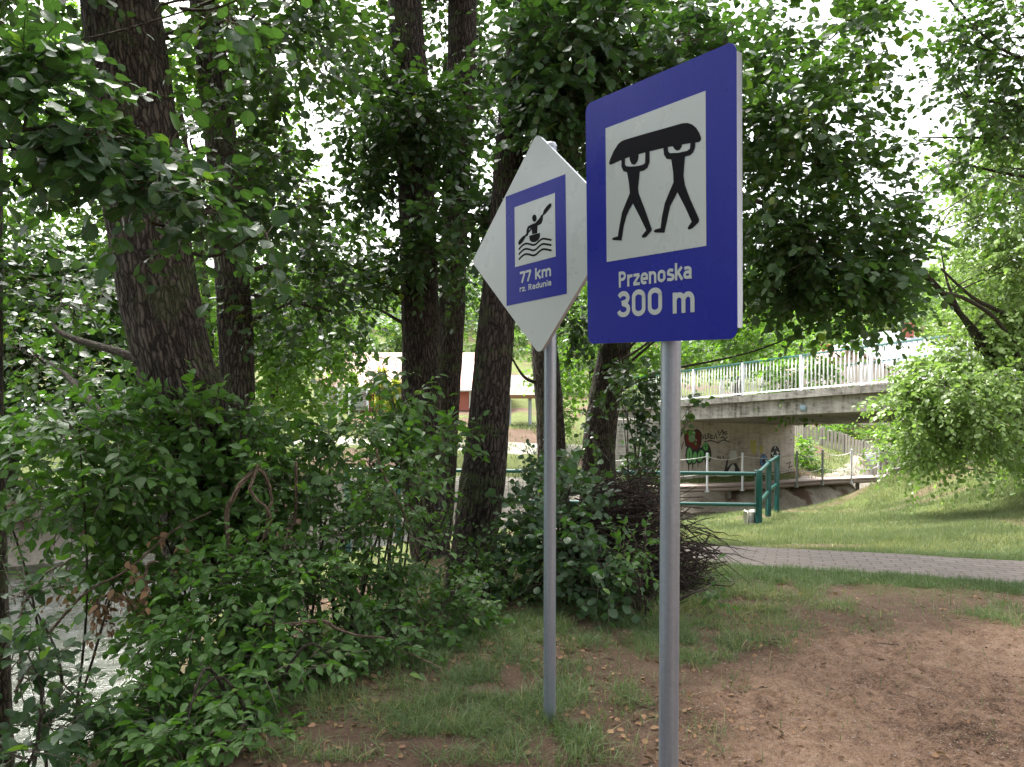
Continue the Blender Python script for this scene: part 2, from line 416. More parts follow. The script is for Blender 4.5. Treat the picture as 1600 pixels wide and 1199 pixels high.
def concrete(name, c0, c1):
    m, nt, b, out = mat_new(name)
    g = geo(nt)
    n1 = noise(nt, 0.9, 8, g, 0.65, 0.4); n2 = noise(nt, 9, 6, g, 0.7)
    mp = nt.nodes.new('ShaderNodeMapping'); mp.inputs['Scale'].default_value = (2.5, 2.5, 14); nt.links.new(g, mp.inputs[0])
    hz = noise(nt, 1.0, 4, mp.outputs[0])
    mp2 = nt.nodes.new('ShaderNodeMapping'); mp2.inputs['Scale'].default_value = (9, 9, 0.8); nt.links.new(g, mp2.inputs[0])
    vt = noise(nt, 1.0, 5, mp2.outputs[0])
    k = mathn(nt, 'ADD', mathn(nt, 'MULTIPLY', n1, 0.45), mathn(nt, 'MULTIPLY', n2, 0.2))
    k = mathn(nt, 'ADD', k, mathn(nt, 'ADD', mathn(nt, 'MULTIPLY', hz, 0.25), mathn(nt, 'MULTIPLY', vt, 0.25)))
    c = ramp(nt, k, [(0.44, tuple(x * .6 for x in c0)), (0.50, c0), (0.57, tuple((a + d) / 2 for a, d in zip(c0, c1))), (0.68, c1)])
    nt.links.new(c, b.inputs['Base Color']); b.inputs['Roughness'].default_value = 0.88
    bump(nt, b, k, 0.5, 0.03)
    return m
M['concrete'] = concrete('bridge_concrete', (0.15, 0.135, 0.115), (0.46, 0.43, 0.38))
M['concrete_wall'] = concrete('abutment_concrete', (0.34, 0.285, 0.245), (0.56, 0.50, 0.44))
M['concrete_block'] = plain('block_concrete', (0.5, 0.48, 0.41), 0.9, 0, 0.2, 5, 0.4)

def ground_mat():
    m, nt, b, out = mat_new('ground_soil')
    g = geo(nt)
    n1 = noise(nt, 1.1, 8, g, 0.65, 0.3); n2 = noise(nt, 14, 6, g, 0.7); n3 = noise(nt, 160, 3, g, 0.7); n4 = noise(nt, 420, 2, g, 0.8); n5 = noise(nt, 48, 4, g, 0.75)
    k = mathn(nt, 'ADD', mathn(nt, 'MULTIPLY', n1, 0.25), mathn(nt, 'ADD', mathn(nt, 'MULTIPLY', n2, 0.2), mathn(nt, 'ADD', mathn(nt, 'MULTIPLY', n3, 0.25), mathn(nt, 'ADD', mathn(nt, 'MULTIPLY', n4, 0.1), mathn(nt, 'MULTIPLY', n5, 0.2)))))
    sand = ramp(nt, k, [(0.42, (0.045, 0.028, 0.019)), (0.47, (0.175, 0.108, 0.072)), (0.52, (0.29, 0.185, 0.125)), (0.59, (0.43, 0.30, 0.21))])
    dirt = ramp(nt, k, [(0.34, (0.05, 0.033, 0.023)), (0.5, (0.13, 0.085, 0.06)), (0.68, (0.23, 0.16, 0.115))])
    turf = ramp(nt, mathn(nt, 'ADD', mathn(nt, 'MULTIPLY', n2, 0.5), mathn(nt, 'MULTIPLY', n3, 0.5)), [(0.3, (0.045, 0.055, 0.02)), (0.5, (0.10, 0.13, 0.035)), (0.7, (0.20, 0.22, 0.08))])
    stone = ramp(nt, k, [(0.40, (0.12, 0.10, 0.08)), (0.48, (0.30, 0.26, 0.21)), (0.58, (0.5, 0.46, 0.40))])
    c = mixc(nt, attr(nt, 'm_sand'), dirt, sand)
    c = mixc(nt, attr(nt, 'm_turf'), c, turf)
    c = mixc(nt, attr(nt, 'm_stone'), c, stone)
    c = mixc(nt, attr(nt, 'm_road'), c, (0.34, 0.31, 0.28))
    nt.links.new(c, b.inputs['Base Color']); b.inputs['Roughness'].default_value = 0.95; b.inputs['Specular IOR Level'].default_value = 0.15
    h = mathn(nt, 'ADD', mathn(nt, 'ADD', mathn(nt, 'MULTIPLY', n2, 0.6), mathn(nt, 'MULTIPLY', n5, 0.6)), mathn(nt, 'ADD', mathn(nt, 'MULTIPLY', n3, 0.35), mathn(nt, 'MULTIPLY', n4, 0.2)))
    bump(nt, b, h, 1.0, 0.035)
    return m
M['ground'] = ground_mat()

def paver_mat():
    m, nt, b, out = mat_new('paving_blocks')
    uv = nt.nodes.new('ShaderNodeUVMap')
    nz = nt.nodes.new('ShaderNodeTexNoise'); nz.inputs['Scale'].default_value = 5; nt.links.new(uv.outputs[0], nz.inputs[0])
    ad = nt.nodes.new('ShaderNodeVectorMath'); ad.operation = 'MULTIPLY_ADD'; nt.links.new(nz.outputs['Color'], ad.inputs[0])
    ad.inputs[1].default_value = (0.02, 0.02, 0); nt.links.new(uv.outputs[0], ad.inputs[2])
    br = nt.nodes.new('ShaderNodeTexBrick'); nt.links.new(ad.outputs[0], br.inputs[0])
    br.inputs['Scale'].default_value = 1; br.inputs['Brick Width'].default_value = 0.2; br.inputs['Row Height'].default_value = 0.1
    br.inputs['Mortar Size'].default_value = 0.008; br.inputs['Mortar Smooth'].default_value = 0.3
    br.inputs['Color1'].default_value = (0.20, 0.17, 0.15, 1); br.inputs['Color2'].default_value = (0.15, 0.125, 0.11, 1); br.inputs['Mortar'].default_value = (0.07, 0.055, 0.045, 1)
    d = noise(nt, 2.2, 6, geo(nt), 0.7)
    c = mixc(nt, mathn(nt, 'MULTIPLY', d, 0.6), br.outputs['Color'], (0.13, 0.10, 0.08))
    nt.links.new(c, b.inputs['Base Color']); b.inputs['Roughness'].default_value = 0.9
    h = mathn(nt, 'SUBTRACT', mathn(nt, 'MULTIPLY', noise(nt, 90, 3, geo(nt)), 0.3), br.outputs['Fac'])
    bump(nt, b, h, 0.7, 0.01)
    return m
M['paver'] = paver_mat()

def water_mat():
    m, nt, b, out = mat_new('river_water')
    b.inputs['Base Color'].default_value = (0.022, 0.028, 0.014, 1); b.inputs['Roughness'].default_value = 0.04
    b.inputs['IOR'].default_value = 1.33; b.inputs['Specular IOR Level'].default_value = 0.5
    g = geo(nt)
    mp = nt.nodes.new('ShaderNodeMapping'); mp.inputs['Scale'].default_value = (1.2, 3.4, 1); mp.inputs['Rotation'].default_value = (0, 0, 0.35); nt.links.new(g, mp.inputs[0])
    n1 = noise(nt, 2.2, 5, mp.outputs[0], 0.6, 0.6); n2 = noise(nt, 9, 3, mp.outputs[0], 0.6)
    bump(nt, b, mathn(nt, 'ADD', n1, mathn(nt, 'MULTIPLY', n2, 0.45)), 0.6, 0.06)
    return m
M['water'] = water_mat()
M['litter'] = leaf_mat('fallen_leaf', (0.07, 0.04, 0.024), (0.34, 0.20, 0.115), odd=(0.42, 0.38, 0.16), trans=0.1, rough=0.75, spec=0.2)
M['pebble'] = plain('gravel_grain', (0.33, 0.25, 0.20), 0.9, 0, 0.4, 40)

# ---------------------------------------------------------------- leaves and twigs
LEAF_NEAR = (np.array([(0, 0, 0), (0, .33, -.01), (0, .68, -.03), (0, 1, -.10), (-.27, .14, .03), (-.47, .48, .07), (-.33, .82, .01), (.27, .14, .03), (.47, .48, .07), (.33, .82, .01)]),
             np.array([(0, 1, 4), (1, 5, 4), (1, 2, 5), (2, 6, 5), (2, 3, 6), (0, 7, 1), (1, 7, 8), (1, 8, 2), (2, 8, 9), (2, 9, 3)]))
LEAF_OVATE = (np.array([(0, 0, 0), (0, .33, -.01), (0, .68, -.04), (0, 1, -.14), (-.20, .12, .03), (-.31, .42, .06), (-.18, .75, .0), (.20, .12, .03), (.31, .42, .06), (.18, .75, .0)]), LEAF_NEAR[1])
LEAF_MID = (np.array([(0, 0, 0), (.34, .28, .05), (.32, .72, .03), (0, 1, -.06), (-.32, .72, .03), (-.34, .28, .05)]), np.array([(0, 1, 2), (0, 2, 3), (0, 3, 4), (0, 4, 5)]))
LEAF_FAR = (np.array([(0, 0, 0), (.42, .45, .06), (0, 1, -.05), (-.42, .5, .06)]), np.array([(0, 1, 2), (0, 2, 3)]))
LEAF_SLIM = (np.array([(0, 0, 0), (.16, .4, .03), (0, 1, -.1), (-.16, .45, .03)]), LEAF_FAR[1])

def put_leaves(mb, tmpl, P, A, Nn, S, rnd):
    T, F = tmpl; n = len(P)
    A = nrm(A); Nn = nrm(Nn - A * (A * Nn).sum(1, keepdims=True)); Sd = np.cross(A, Nn)
    V = P[:, None] + S[:, None, None] * (T[None, :, :1] * Sd[:, None] + T[None, :, 1:2] * A[:, None] + T[None, :, 2:] * Nn[:, None])
    FF = F[None] + (np.arange(n) * len(T))[:, None, None]
    uv = np.broadcast_to(T[None, :, :2], (n, len(T), 2)).reshape(-1, 2)
    mb.add(V.reshape(-1, 3), FF.reshape(-1, 3), uv, np.repeat(rnd, len(F)))

def twigs(rng, leafmb, stemmb, P0, D, L, m, size, tmpl, droop=0.25, spread=0.9, upn=0.8, thick=0.003, tone=None, stems=True):
    """twigs with alternating leaves: P0,D (n,3), L (n,)"""
    n = len(P0)
    if n == 0: return
    D = nrm(D); Z = np.array([0, 0, 1.0])
    side = nrm(np.cross(D, Z) + rng.normal(0, .25, (n, 3)))
    t = np.linspace(0.12, 1.0, m)[None, :, None]
    pos = P0[:, None] + D[:, None] * (L[:, None, None] * t) - Z * (droop * L[:, None, None] * t ** 2)
    tan = nrm(D[:, None] - Z * (2 * droop * t))
    sg = np.where(np.arange(m) % 2 == 0, 1.0, -1.0)[None, :, None] * np.ones((n, 1, 1))
    sg[:, -1] *= 0.15
    ax = tan * 0.75 + side[:, None] * sg * spread + rng.normal(0, .28, (n, m, 3)); ax[..., 2] -= 0.22
    nn = np.array([0, 0, 1.0]) * upn + rng.normal(0, .45, (n, m, 3)) + side[:, None] * sg * 0.15
    S = size * rng.uniform(.42, 1.3, (n, m)) * (1 - 0.3 * np.linspace(0, 1, m) ** 3)[None]
    base = rng.uniform(0, 1, (n, 1)) if tone is None else tone[:, None]
    r = np.clip(base * 0.55 + rng.uniform(0, .42, (n, m)) + (rng.uniform(0, 1, (n, m)) > 0.975) * .5, 0, 1)
    put_leaves(leafmb, tmpl, pos.reshape(-1, 3), ax.reshape(-1, 3), nn.reshape(-1, 3), S.ravel(), r.ravel())
    if stems and stemmb is not None:
        k = 4; tt = np.linspace(-0.1, 1.0, k)[None, :, None]
        c = P0[:, None] + D[:, None] * (L[:, None, None] * tt) - Z * (droop * L[:, None, None] * tt ** 2 * np.sign(tt))
        up = np.cross(side, D); rad = thick * (1.25 - np.linspace(0, 1, k))[None, :, None, None]
        ang = np.array([0, 2.09, 4.19])
        off = np.cos(ang)[None, None, :, None] * side[:, None, None] + np.sin(ang)[None, None, :, None] * up[:, None, None]
        V = c[:, :, None] + rad * off
        base_i = (np.arange(n) * k * 3)[:, None, None, None]
        i = (np.arange(k - 1) * 3)[None, :, None, None]; j = np.arange(3)[None, None, :]
        q = np.stack([j, (j + 1) % 3, (j + 1) % 3 + 3, j + 3], -1)[0]
        F = (base_i + i + q[None]).reshape(-1, 4)
        stemmb.add(V.reshape(-1, 3), F, np.tile([[0.1, 0.1]], (n * k * 3, 1)), 0.5)

def px_blob(px, py, d, rx, ry, rd):
    return at(px, py, d), np.array([rx * d / 1200.0, rd, ry * d / 1200.0])

def fill_blob(rng, leafmb, stemmb, c, r, n, L, m, size, tmpl, clumps=None, clump_r=0.22, origin=None, stems=True, **kw):
    """twigs gathered in clumps inside an ellipsoid"""
    K = clumps or max(4, n // 9)
    q = nrm(rng.normal(0, 1, (K, 3))) * rng.uniform(0.15, 1, (K, 1)) ** 0.45
    cc = c + q * r
    ci = rng.integers(0, K, n)
    cr = clump_r * np.minimum(r, np.linalg.norm(r) / 1.7)
    P0 = cc[ci] + rng.normal(0, 1, (n, 3)) * cr * 0.6
    D = nrm(P0 - cc[ci]) * 0.7 + nrm(q[ci] * r + 1e-3) * 0.6 + rng.normal(0, .35, (n, 3)); D[:, 2] += 0.05
    tone = np.clip(rng.uniform(0, 1, K)[ci] * 0.6 + rng.uniform(0, .4, n), 0, 1)
    twigs(rng, leafmb, stemmb, P0, D, L * rng.uniform(.6, 1.3, n), m, size, tmpl, tone=tone, stems=stems, **kw)
    return cc

def branch_to(rng, mb, a, b, r0, r1, sides=6, sag=0.0, n=10, wob=0.06):
    a = np.asarray(a, float); b = np.asarray(b, float); L = np.linalg.norm(b - a)
    t = np.linspace(0, 1, n)[:, None]
    P = a + (b - a) * t
    w = rng.normal(0, 1, (2, 3)) * wob * L
    P = P + np.sin(t * PI) * w[0] + np.sin(t * 2 * PI) * w[1] * .5 + np.array([0, 0, 1]) * np.sin(t * PI) * sag * L
    mb.tube(P, np.linspace(r0, r1, n), sides)
    return P

def bark_disp(seed, amp=0.035, fu=14, fv=3.2):
    def f(th, L, R):
        x = np.cos(th) * R * fu; y = np.sin(th) * R * fu; z = L * fv + seed * 9.1
        n = vnoise(x * 1.8 + seed, y * 1.8, z); rd = 1 - np.abs(2 * n - 1)
        n2 = vnoise(x * 4.2, y * 4.2 + seed, z * 2.2); rd2 = 1 - np.abs(2 * n2 - 1)
        big = fbm(x * .12 + seed, y * .12, L * .8, 3)
        return 1 + (big - .5) * .22 - amp * rd ** 3 - amp * .5 * rd2 ** 4
    return f

def trunk_mb(pts, seed, sides=64, rows=200, amp=0.03, flare=0.0):
    """pts: (px,py,d,width_px)"""
    P = np.array([at(a, b, d) for a, b, d, w in pts]); R = np.array([w * d / 2400.0 for a, b, d, w in pts])
    Q = spline(np.hstack([P, R[:, None]]), rows)
    mb = MB(); mb.tube(Q[:, :3], Q[:, 3], sides, disp=bark_disp(seed, amp)); return mb, Q

# ---------------------------------------------------------------- terrain
NEAR = np.array([(-3, -20), (-3, -2), (-3.3, 2.5), (-4.2, 5), (-4.6, 8), (-4.4, 12), (-2, 15.2), (2, 16.6), (5, 17.6), (8, 18.6), (11, 21), (16, 27), (30, 42), (60, 70)], float)
FAR = np.array([(-60, 0), (-40, 6), (-20, 12), (-13, 15.5), (-9, 18), (-4, 20.5), (0, 22), (5, 22.9), (8.8, 23.4), (12, 25.8), (16, 32), (28, 46), (55, 76)], float)
WATER_Z = -3.0
def pdist(X, Y, PL):
    d = np.full(X.shape, 1e9)
    for a, b in zip(PL[:-1], PL[1:]):
        ab = b - a; t = np.clip(((X - a[0]) * ab[0] + (Y - a[1]) * ab[1]) / (ab @ ab), 0, 1)
        d = np.minimum(d, np.hypot(X - a[0] - t * ab[0], Y - a[1] - t * ab[1]))
    return d
RPOLY = np.vstack([NEAR, FAR[::-1], [(-60, -20)]])
def inside(X, Y, PL):
    r = np.zeros(X.shape, bool)
    for (x0, y0), (x1, y1) in zip(PL, np.roll(PL, -1, 0)):
        c = ((y0 > Y) != (y1 > Y)) & (X < (x1 - x0) * (Y - y0) / (y1 - y0 + 1e-12) + x0); r ^= c
    return r
class TPS:
    def __init__(s, pts):
        p = np.array(pts, float); s.p = p[:, :2]; n = len(p)
        K = s.k(s.p[:, None, :] - s.p[None]) + np.eye(n) * 0.05
        P = np.hstack([np.ones((n, 1)), s.p]); A = np.block([[K, P], [P.T, np.zeros((3, 3))]])
        s.w = np.linalg.solve(A, np.concatenate([p[:, 2], np.zeros(3)]))
    @staticmethod
    def k(d):
        return np.sqrt((d ** 2).sum(-1) + 0.3)
    def __call__(s, X, Y):
        Q = np.stack([X, Y], -1); r = s.w[-3] + s.w[-2] * X + s.w[-1] * Y
        for i in range(len(s.p)): r = r + s.w[i] * s.k(Q - s.p[i])
        return r
def pz(px, py, d):
    return tuple(at(px, py, d))
near_tps = TPS([(0, 0, 0), (0, -5, 0), (0, 2, 0), (0, 3.4, 0), (1.2, 3, 0), (2.5, 4, 0), (3.5, 5, -.02), (1.5, 5.5, -.07), (0, 5.5, -.12), (-1.2, 3.2, -.03), (-1.6, 4.6, -.25),
    (-2.6, 3.2, -.5), (-2.8, 5.2, -.9), (-2.6, 1, -.4), (5, 0, 0), (12, 0, .1), (-2.1, 6.5, -.8), pz(1150, 875, 7.3), pz(1600, 902, 6.7), pz(1400, 888, 7.0), (-.4, 6.8, -.35), (-.9, 8.5, -.55),
    (-2.5, 9, -1.0), (-2, 12.5, -1.4), (0.5, 8, -.4), (1.3, 11, -.85), (0, 13, -1.25), pz(1187, 820, 13), pz(1210, 803, 15), pz(1100, 850, 9.5), pz(1250, 805, 15.0), pz(1320, 800, 15.5),
    pz(1430, 775, 15), pz(1500, 745, 14.7), pz(1600, 712, 14.5), pz(1600, 822, 9.5), pz(1400, 852, 8.5), pz(1300, 830, 11), pz(1500, 800, 12), (14, 13, .35), (14, 7, -.1), (20, 16, .8), (13, 17, .1), (30, 10, 1), (4, 16.3, -1.75), (1, 15.5, -1.8)])
far_tps = TPS([(-60, 20, -1), (-30, 20, -1.4), (-13, 18, -1.7), (-9, 21, -1.6), (-4, 23, -1.6), (0, 24.5, -1.8), (5, 24.6, -2.2), (9.5, 25.2, -2.3), (13, 28.5, -2.45), (17, 33, -2.2), (12.5, 31, -2.1), (9, 28, -1.9),
    (-15, 28, -1.0), (0, 32, -1.0), (8, 36, -.8), (0, 40, -.7), (-14, 40, -.8), (14, 44, -.8), (26, 44, -1), (30, 60, 0), (0, 60, .3), (-40, 50, .3), (-30, 80, 3), (0, 90, 4), (40, 90, 4), (0, 140, 11), (-90, 140, 11), (90, 140, 11), (0, 200, 16), (120, 60, 3), (60, 50, 0)])
def land(X, Y, detail=True):
    dn = pdist(X, Y, NEAR); df = pdist(X, Y, FAR); ins = inside(X, Y, RPOLY)
    isn = dn < df
    d = np.minimum(dn, df)
    zl = np.where(isn, near_tps(X, Y), far_tps(X, Y))
    w = np.where(isn, 1.5, 1.1); t = np.clip(d / w, 0, 1); t = t * t * (3 - 2 * t)
    zb = WATER_Z - 0.06
    z = np.where(ins, zb - np.minimum(d, 1.0) * 0.8, zb + (zl - zb) * t)
    if detail: z = z + (fbm(X * .7, Y * .7, 3.0, 4) - .5) * .12 * np.clip((Y - 3) / 8, .15, 1) * (~ins)
    return z, ins, d, isn
def gz(x, y):
    z = land(np.array([float(x)]), np.array([float(y)]))[0]; return float(z[0])

def graded(lo, a, b, hi, step, grow=1.09, cap=None, lim=(0, 0)):
    c = list(np.arange(a, b, step)); s = step; v = c[-1]
    while v < hi:
        s = s * grow if cap is None or s < cap or v > lim[1] else s
        v += s; c.append(v)
    s = step; v = c[0]; pre = []
    while v > lo:
        s = s * grow if cap is None or s < cap or v < lim[0] else s
        v -= s; pre.append(v)
    return np.array(pre[::-1] + c)
gx = graded(-220, -2.6, 5.2, 220, 0.028, 1.06, .15, (-14, 15)); gy = graded(-40, 2.4, 7.6, 260, 0.028, 1.05, .15, (0, 28))
GX, GY = np.meshgrid(gx, gy)
GZ, INS, DST, ISN = land(GX, GY)
SX, SY = GX, GY
def sand_mask(X, Y):
    e = (fbm(X * 1.4, Y * 1.4, 1.0) - .5) * 1.9
    a = (X - (0.78 + .30 * (Y - 3.0))) / .55 + e; b = (4.95 - Y - .05 * X) / .45 + e
    t = np.clip(np.minimum(a, b) + .3, 0, 1); return t * t * (3 - 2 * t)
sandm = sand_mask(GX, GY)
PATH = [(1.25, 13.0), (0.95, 10.5), (1.0, 8.7), (1.5, 7.7), (2.5, 7.15), (4.47, 6.58), (7.5, 6.0), (12, 5.4), (18, 5.0)]
PATHC = spline(np.array(PATH, float), 120)
def on_path(X, Y, w=0.42): return pdist(X, Y, PATHC) < w
def micro(X, Y):
    m_ = (fbm(X * 6, Y * 6, 2.0, 3) - .45) * .075 + (fbm(X * 20, Y * 20, 5.0, 3) - .45) * .05
    return m_ * np.clip((10 - Y) / 3, 0, 1) * np.clip((7 - np.abs(X)) / 2, 0, 1) * np.clip((pdist(X, Y, PATHC) - .5) / .25, 0, 1) * (0.5 + .6 * sand_mask(X, Y))
GZ = GZ + micro(GX, GY) + (fbm(GX * 2.2, GY * 2.2, 71.0) - .45) * .5 * np.clip(DST / .4, 0, 1) * np.clip((1.4 - DST) / .4, 0, 1) * (~ISN) * (~INS)
turfm = np.clip((GY - 7.6) / .5, 0, 1) * (1 - .8 * np.clip((fbm(GX * .9, GY * 1.6, 9.0) - .52) * 14, 0, 1)) * ISN
turfm = np.maximum(turfm, np.clip((fbm(GX * 1.7, GY * 1.7, 4.0) - .42) * 6, 0, 1) * np.clip((GY - 5.2) / 1.0, 0, 1) * ISN * .7 * (1 - sandm * .8))
turfm = np.where(ISN, turfm, 0.9 * (DST > 1.0) * (fbm(GX * .5, GY * .5, 7.0) > .36)) * (~INS)
stonem = np.where(~ISN & (DST < 1.25) & ~INS, 1.0, 0.0) * (fbm(GX * 1.6, GY * 1.6, 6.0) > .34)
bk = (ISN & (DST < 1.8))
turfm = np.where(bk & (fbm(GX * 2, GY * 2, 8.0) > .5), .3, turfm)
roadm = ((~ISN) & (np.abs(GY - (27.5 + GX * .02)) < 0.9) & (GX < 5)) * 1.0
mb = MB(); ny, nx = GX.shape
i = np.arange(ny - 1)[:, None] * nx; j = np.arange(nx - 1)[None]
mb.add(np.stack([GX, GY, GZ], -1).reshape(-1, 3), np.stack([i + j, i + j + 1, i + j + nx + 1, i + j + nx], -1).reshape(-1, 4))
ground = mb.build('ground', M['ground']); tag(ground, kind='structure')
for nm, arr in (('m_sand', sandm), ('m_turf', turfm), ('m_stone', stonem), ('m_road', roadm)):
    a_ = ground.data.attributes.new(nm, 'FLOAT', 'POINT'); a_.data.foreach_set('value', np.asarray(arr, np.float32).ravel())

# water sheet, finely divided with real ripples close by
wx = graded(-60, -13, -1.5, 60, 0.055, 1.12); wy = graded(-22, 3, 19, 80, 0.075, 1.12)
WX, WY = np.meshgrid(wx, wy); mb = MB(); nw = len(wx); i = np.arange(len(wy) - 1)[:, None] * nw; j = np.arange(nw - 1)[None]
wu, wv = WX * .94 + WY * .34, -WX * .34 + WY * .94
WZ = WATER_Z + ((fbm(wu * .9, wv * 2.6, 3.0, 4) - .47) * .10 + (1 - np.abs(2 * vnoise(wu * 2.3, wv * 5.5, 8.0) - 1)) * .030) * np.clip((26 - WY) / 6, .1, 1)
mb.add(np.stack([WX, WY, WZ], -1).reshape(-1, 3), np.stack([i + j, i + j + 1, i + j + nw + 1, i + j + nw], -1).reshape(-1, 4))
tag(mb.build('river_water', M['water']), kind='structure')

# paved path
def strip(center, width, n, lift, name, mat):
    c = spline(np.array(center, float), n); t = nrm(np.gradient(c, axis=0)); nn = np.stack([-t[:, 1], t[:, 0]], 1)
    L = np.concatenate([[0], np.cumsum(np.linalg.norm(np.diff(c, axis=0), axis=1))])
    k = 9; s = np.linspace(-.5, .5, k) * width
    X = c[:, 0][:, None] + nn[:, 0][:, None] * s; Y = c[:, 1][:, None] + nn[:, 1][:, None] * s
    Z = land(X, Y)[0]; Z = Z.max(1, keepdims=True) * .5 + Z * .5 + lift
    m_ = MB(); i = np.arange(n - 1)[:, None] * k; j = np.arange(k - 1)[None]
    uv = np.stack([np.broadcast_to(L[:, None], X.shape), np.broadcast_to(s[None], X.shape)], -1)
    m_.add(np.stack([X, Y, Z], -1).reshape(-1, 3), np.stack([i + j, i + j + 1, i + j + k + 1, i + j + k], -1).reshape(-1, 4)[:, ::-1], uv.reshape(-1, 2))
    return m_.build(name, mat)
tag(strip(PATH, 1.1, 240, 0.010, 'path', M['paver']), kind='structure')

# ---------------------------------------------------------------- signs
def rot(yaw, pit, rol):
    cy_, sy_ = math.cos(yaw), math.sin(yaw); cp, sp = math.cos(pit), math.sin(pit); cr, sr = math.cos(rol), math.sin(rol)
    return np.array([[cy_, -sy_, 0], [sy_, cy_, 0], [0, 0, 1]]) @ np.array([[1, 0, 0], [0, cp, -sp], [0, sp, cp]]) @ np.array([[cr, 0, sr], [0, 1, 0], [-sr, 0, cr]])
def frame(c, R_): return (np.asarray(c, float), R_[:, 0], R_[:, 2], -R_[:, 1])
def on_plane(px, py, fr):
    o, U, V, n = fr
    d = FW + (px - 800) / 1200.0 * RT + (599.5 - py) / 1200.0 * UP
    q = CAM + d * ((o - CAM) @ n) / (d @ n) - o
    return (q @ U, q @ V)
def round_poly(pts, r, seg=7):
    pts = [np.array(p, float) for p in pts]; out = []; n = len(pts)
    for k in range(n):
        a, b, c = pts[k - 1], pts[k], pts[(k + 1) % n]
        u = nrm(a - b); v = nrm(c - b); ang = math.acos(np.clip(u @ v, -1, 1)); t = r / math.tan(ang / 2)
        bi = nrm(u + v); cen = b + bi * (r / math.sin(ang / 2)); s = b + u * t - cen; e = b + v * t - cen
        a0 = math.atan2(s[1], s[0]); a1 = math.atan2(e[1], e[0]); da = (a1 - a0 + PI) % (2 * PI) - PI
        for i in range(seg + 1):
            th = a0 + da * i / seg; out.append(cen + r * np.array([math.cos(th), math.sin(th)]))
    return np.array(out)
def rect(u0, v0, u1, v1): return [(u0, v0), (u1, v0), (u1, v1), (u0, v1)]
def ribbon(mb, pts, w, fr, lift, thick=0.0006, w1=None):
    """stroke of width w along a (u,v) polyline"""
    p = np.array(pts, float); t = nrm(np.gradient(p, axis=0)); nn = np.stack([-t[:, 1], t[:, 0]], 1)
    for k in range(1, len(p) - 1):                                   # mitre
        a = nrm(p[k] - p[k - 1]); b = nrm(p[k + 1] - p[k]); m_ = nrm(np.array([-(a + b)[1], (a + b)[0]]))
        nn[k] = m_ / max(0.6, m_ @ np.array([-a[1], a[0]]))
    nn[0] = [-(p[1] - p[0])[1], (p[1] - p[0])[0]]; nn[0] /= np.linalg.norm(nn[0])
    nn[-1] = [-(p[-1] - p[-2])[1], (p[-1] - p[-2])[0]]; nn[-1] /= np.linalg.norm(nn[-1])
    W = np.linspace(w, w if w1 is None else w1, len(p))[:, None] / 2
    L_, R_ = p + nn * W, p - nn * W; n = len(p)
    o, U, V, Nn = fr
    def q(a, h): return o + a[:, :1] * U + a[:, 1:] * V + Nn * h
    VV = np.vstack([q(L_, lift + thick), q(R_, lift + thick), q(L_, lift), q(R_, lift)])
    i = np.arange(n - 1)
    F = np.vstack([np.stack([i, i + 1, n + i + 1, n + i], -1)[:, ::-1], np.stack([i, i + 2 * n, i + 1 + 2 * n, i + 1], -1)[:, ::-1], np.stack([i + n, i + n + 1, i + 3 * n + 1, i + 3 * n], -1)[:, ::-1],
                   [[0, n, 3 * n, 2 * n]], [[n - 1, 3 * n - 1, 4 * n - 1, 2 * n - 1][::-1]]])
    mb.add(VV, F)
def arc(cx, cy_, rx, ry, a0, a1, n=10):
    return [(cx + rx * math.cos(math.radians(a0 + (a1 - a0) * i / n)), cy_ + ry * math.sin(math.radians(a0 + (a1 - a0) * i / n))) for i in range(n + 1)]
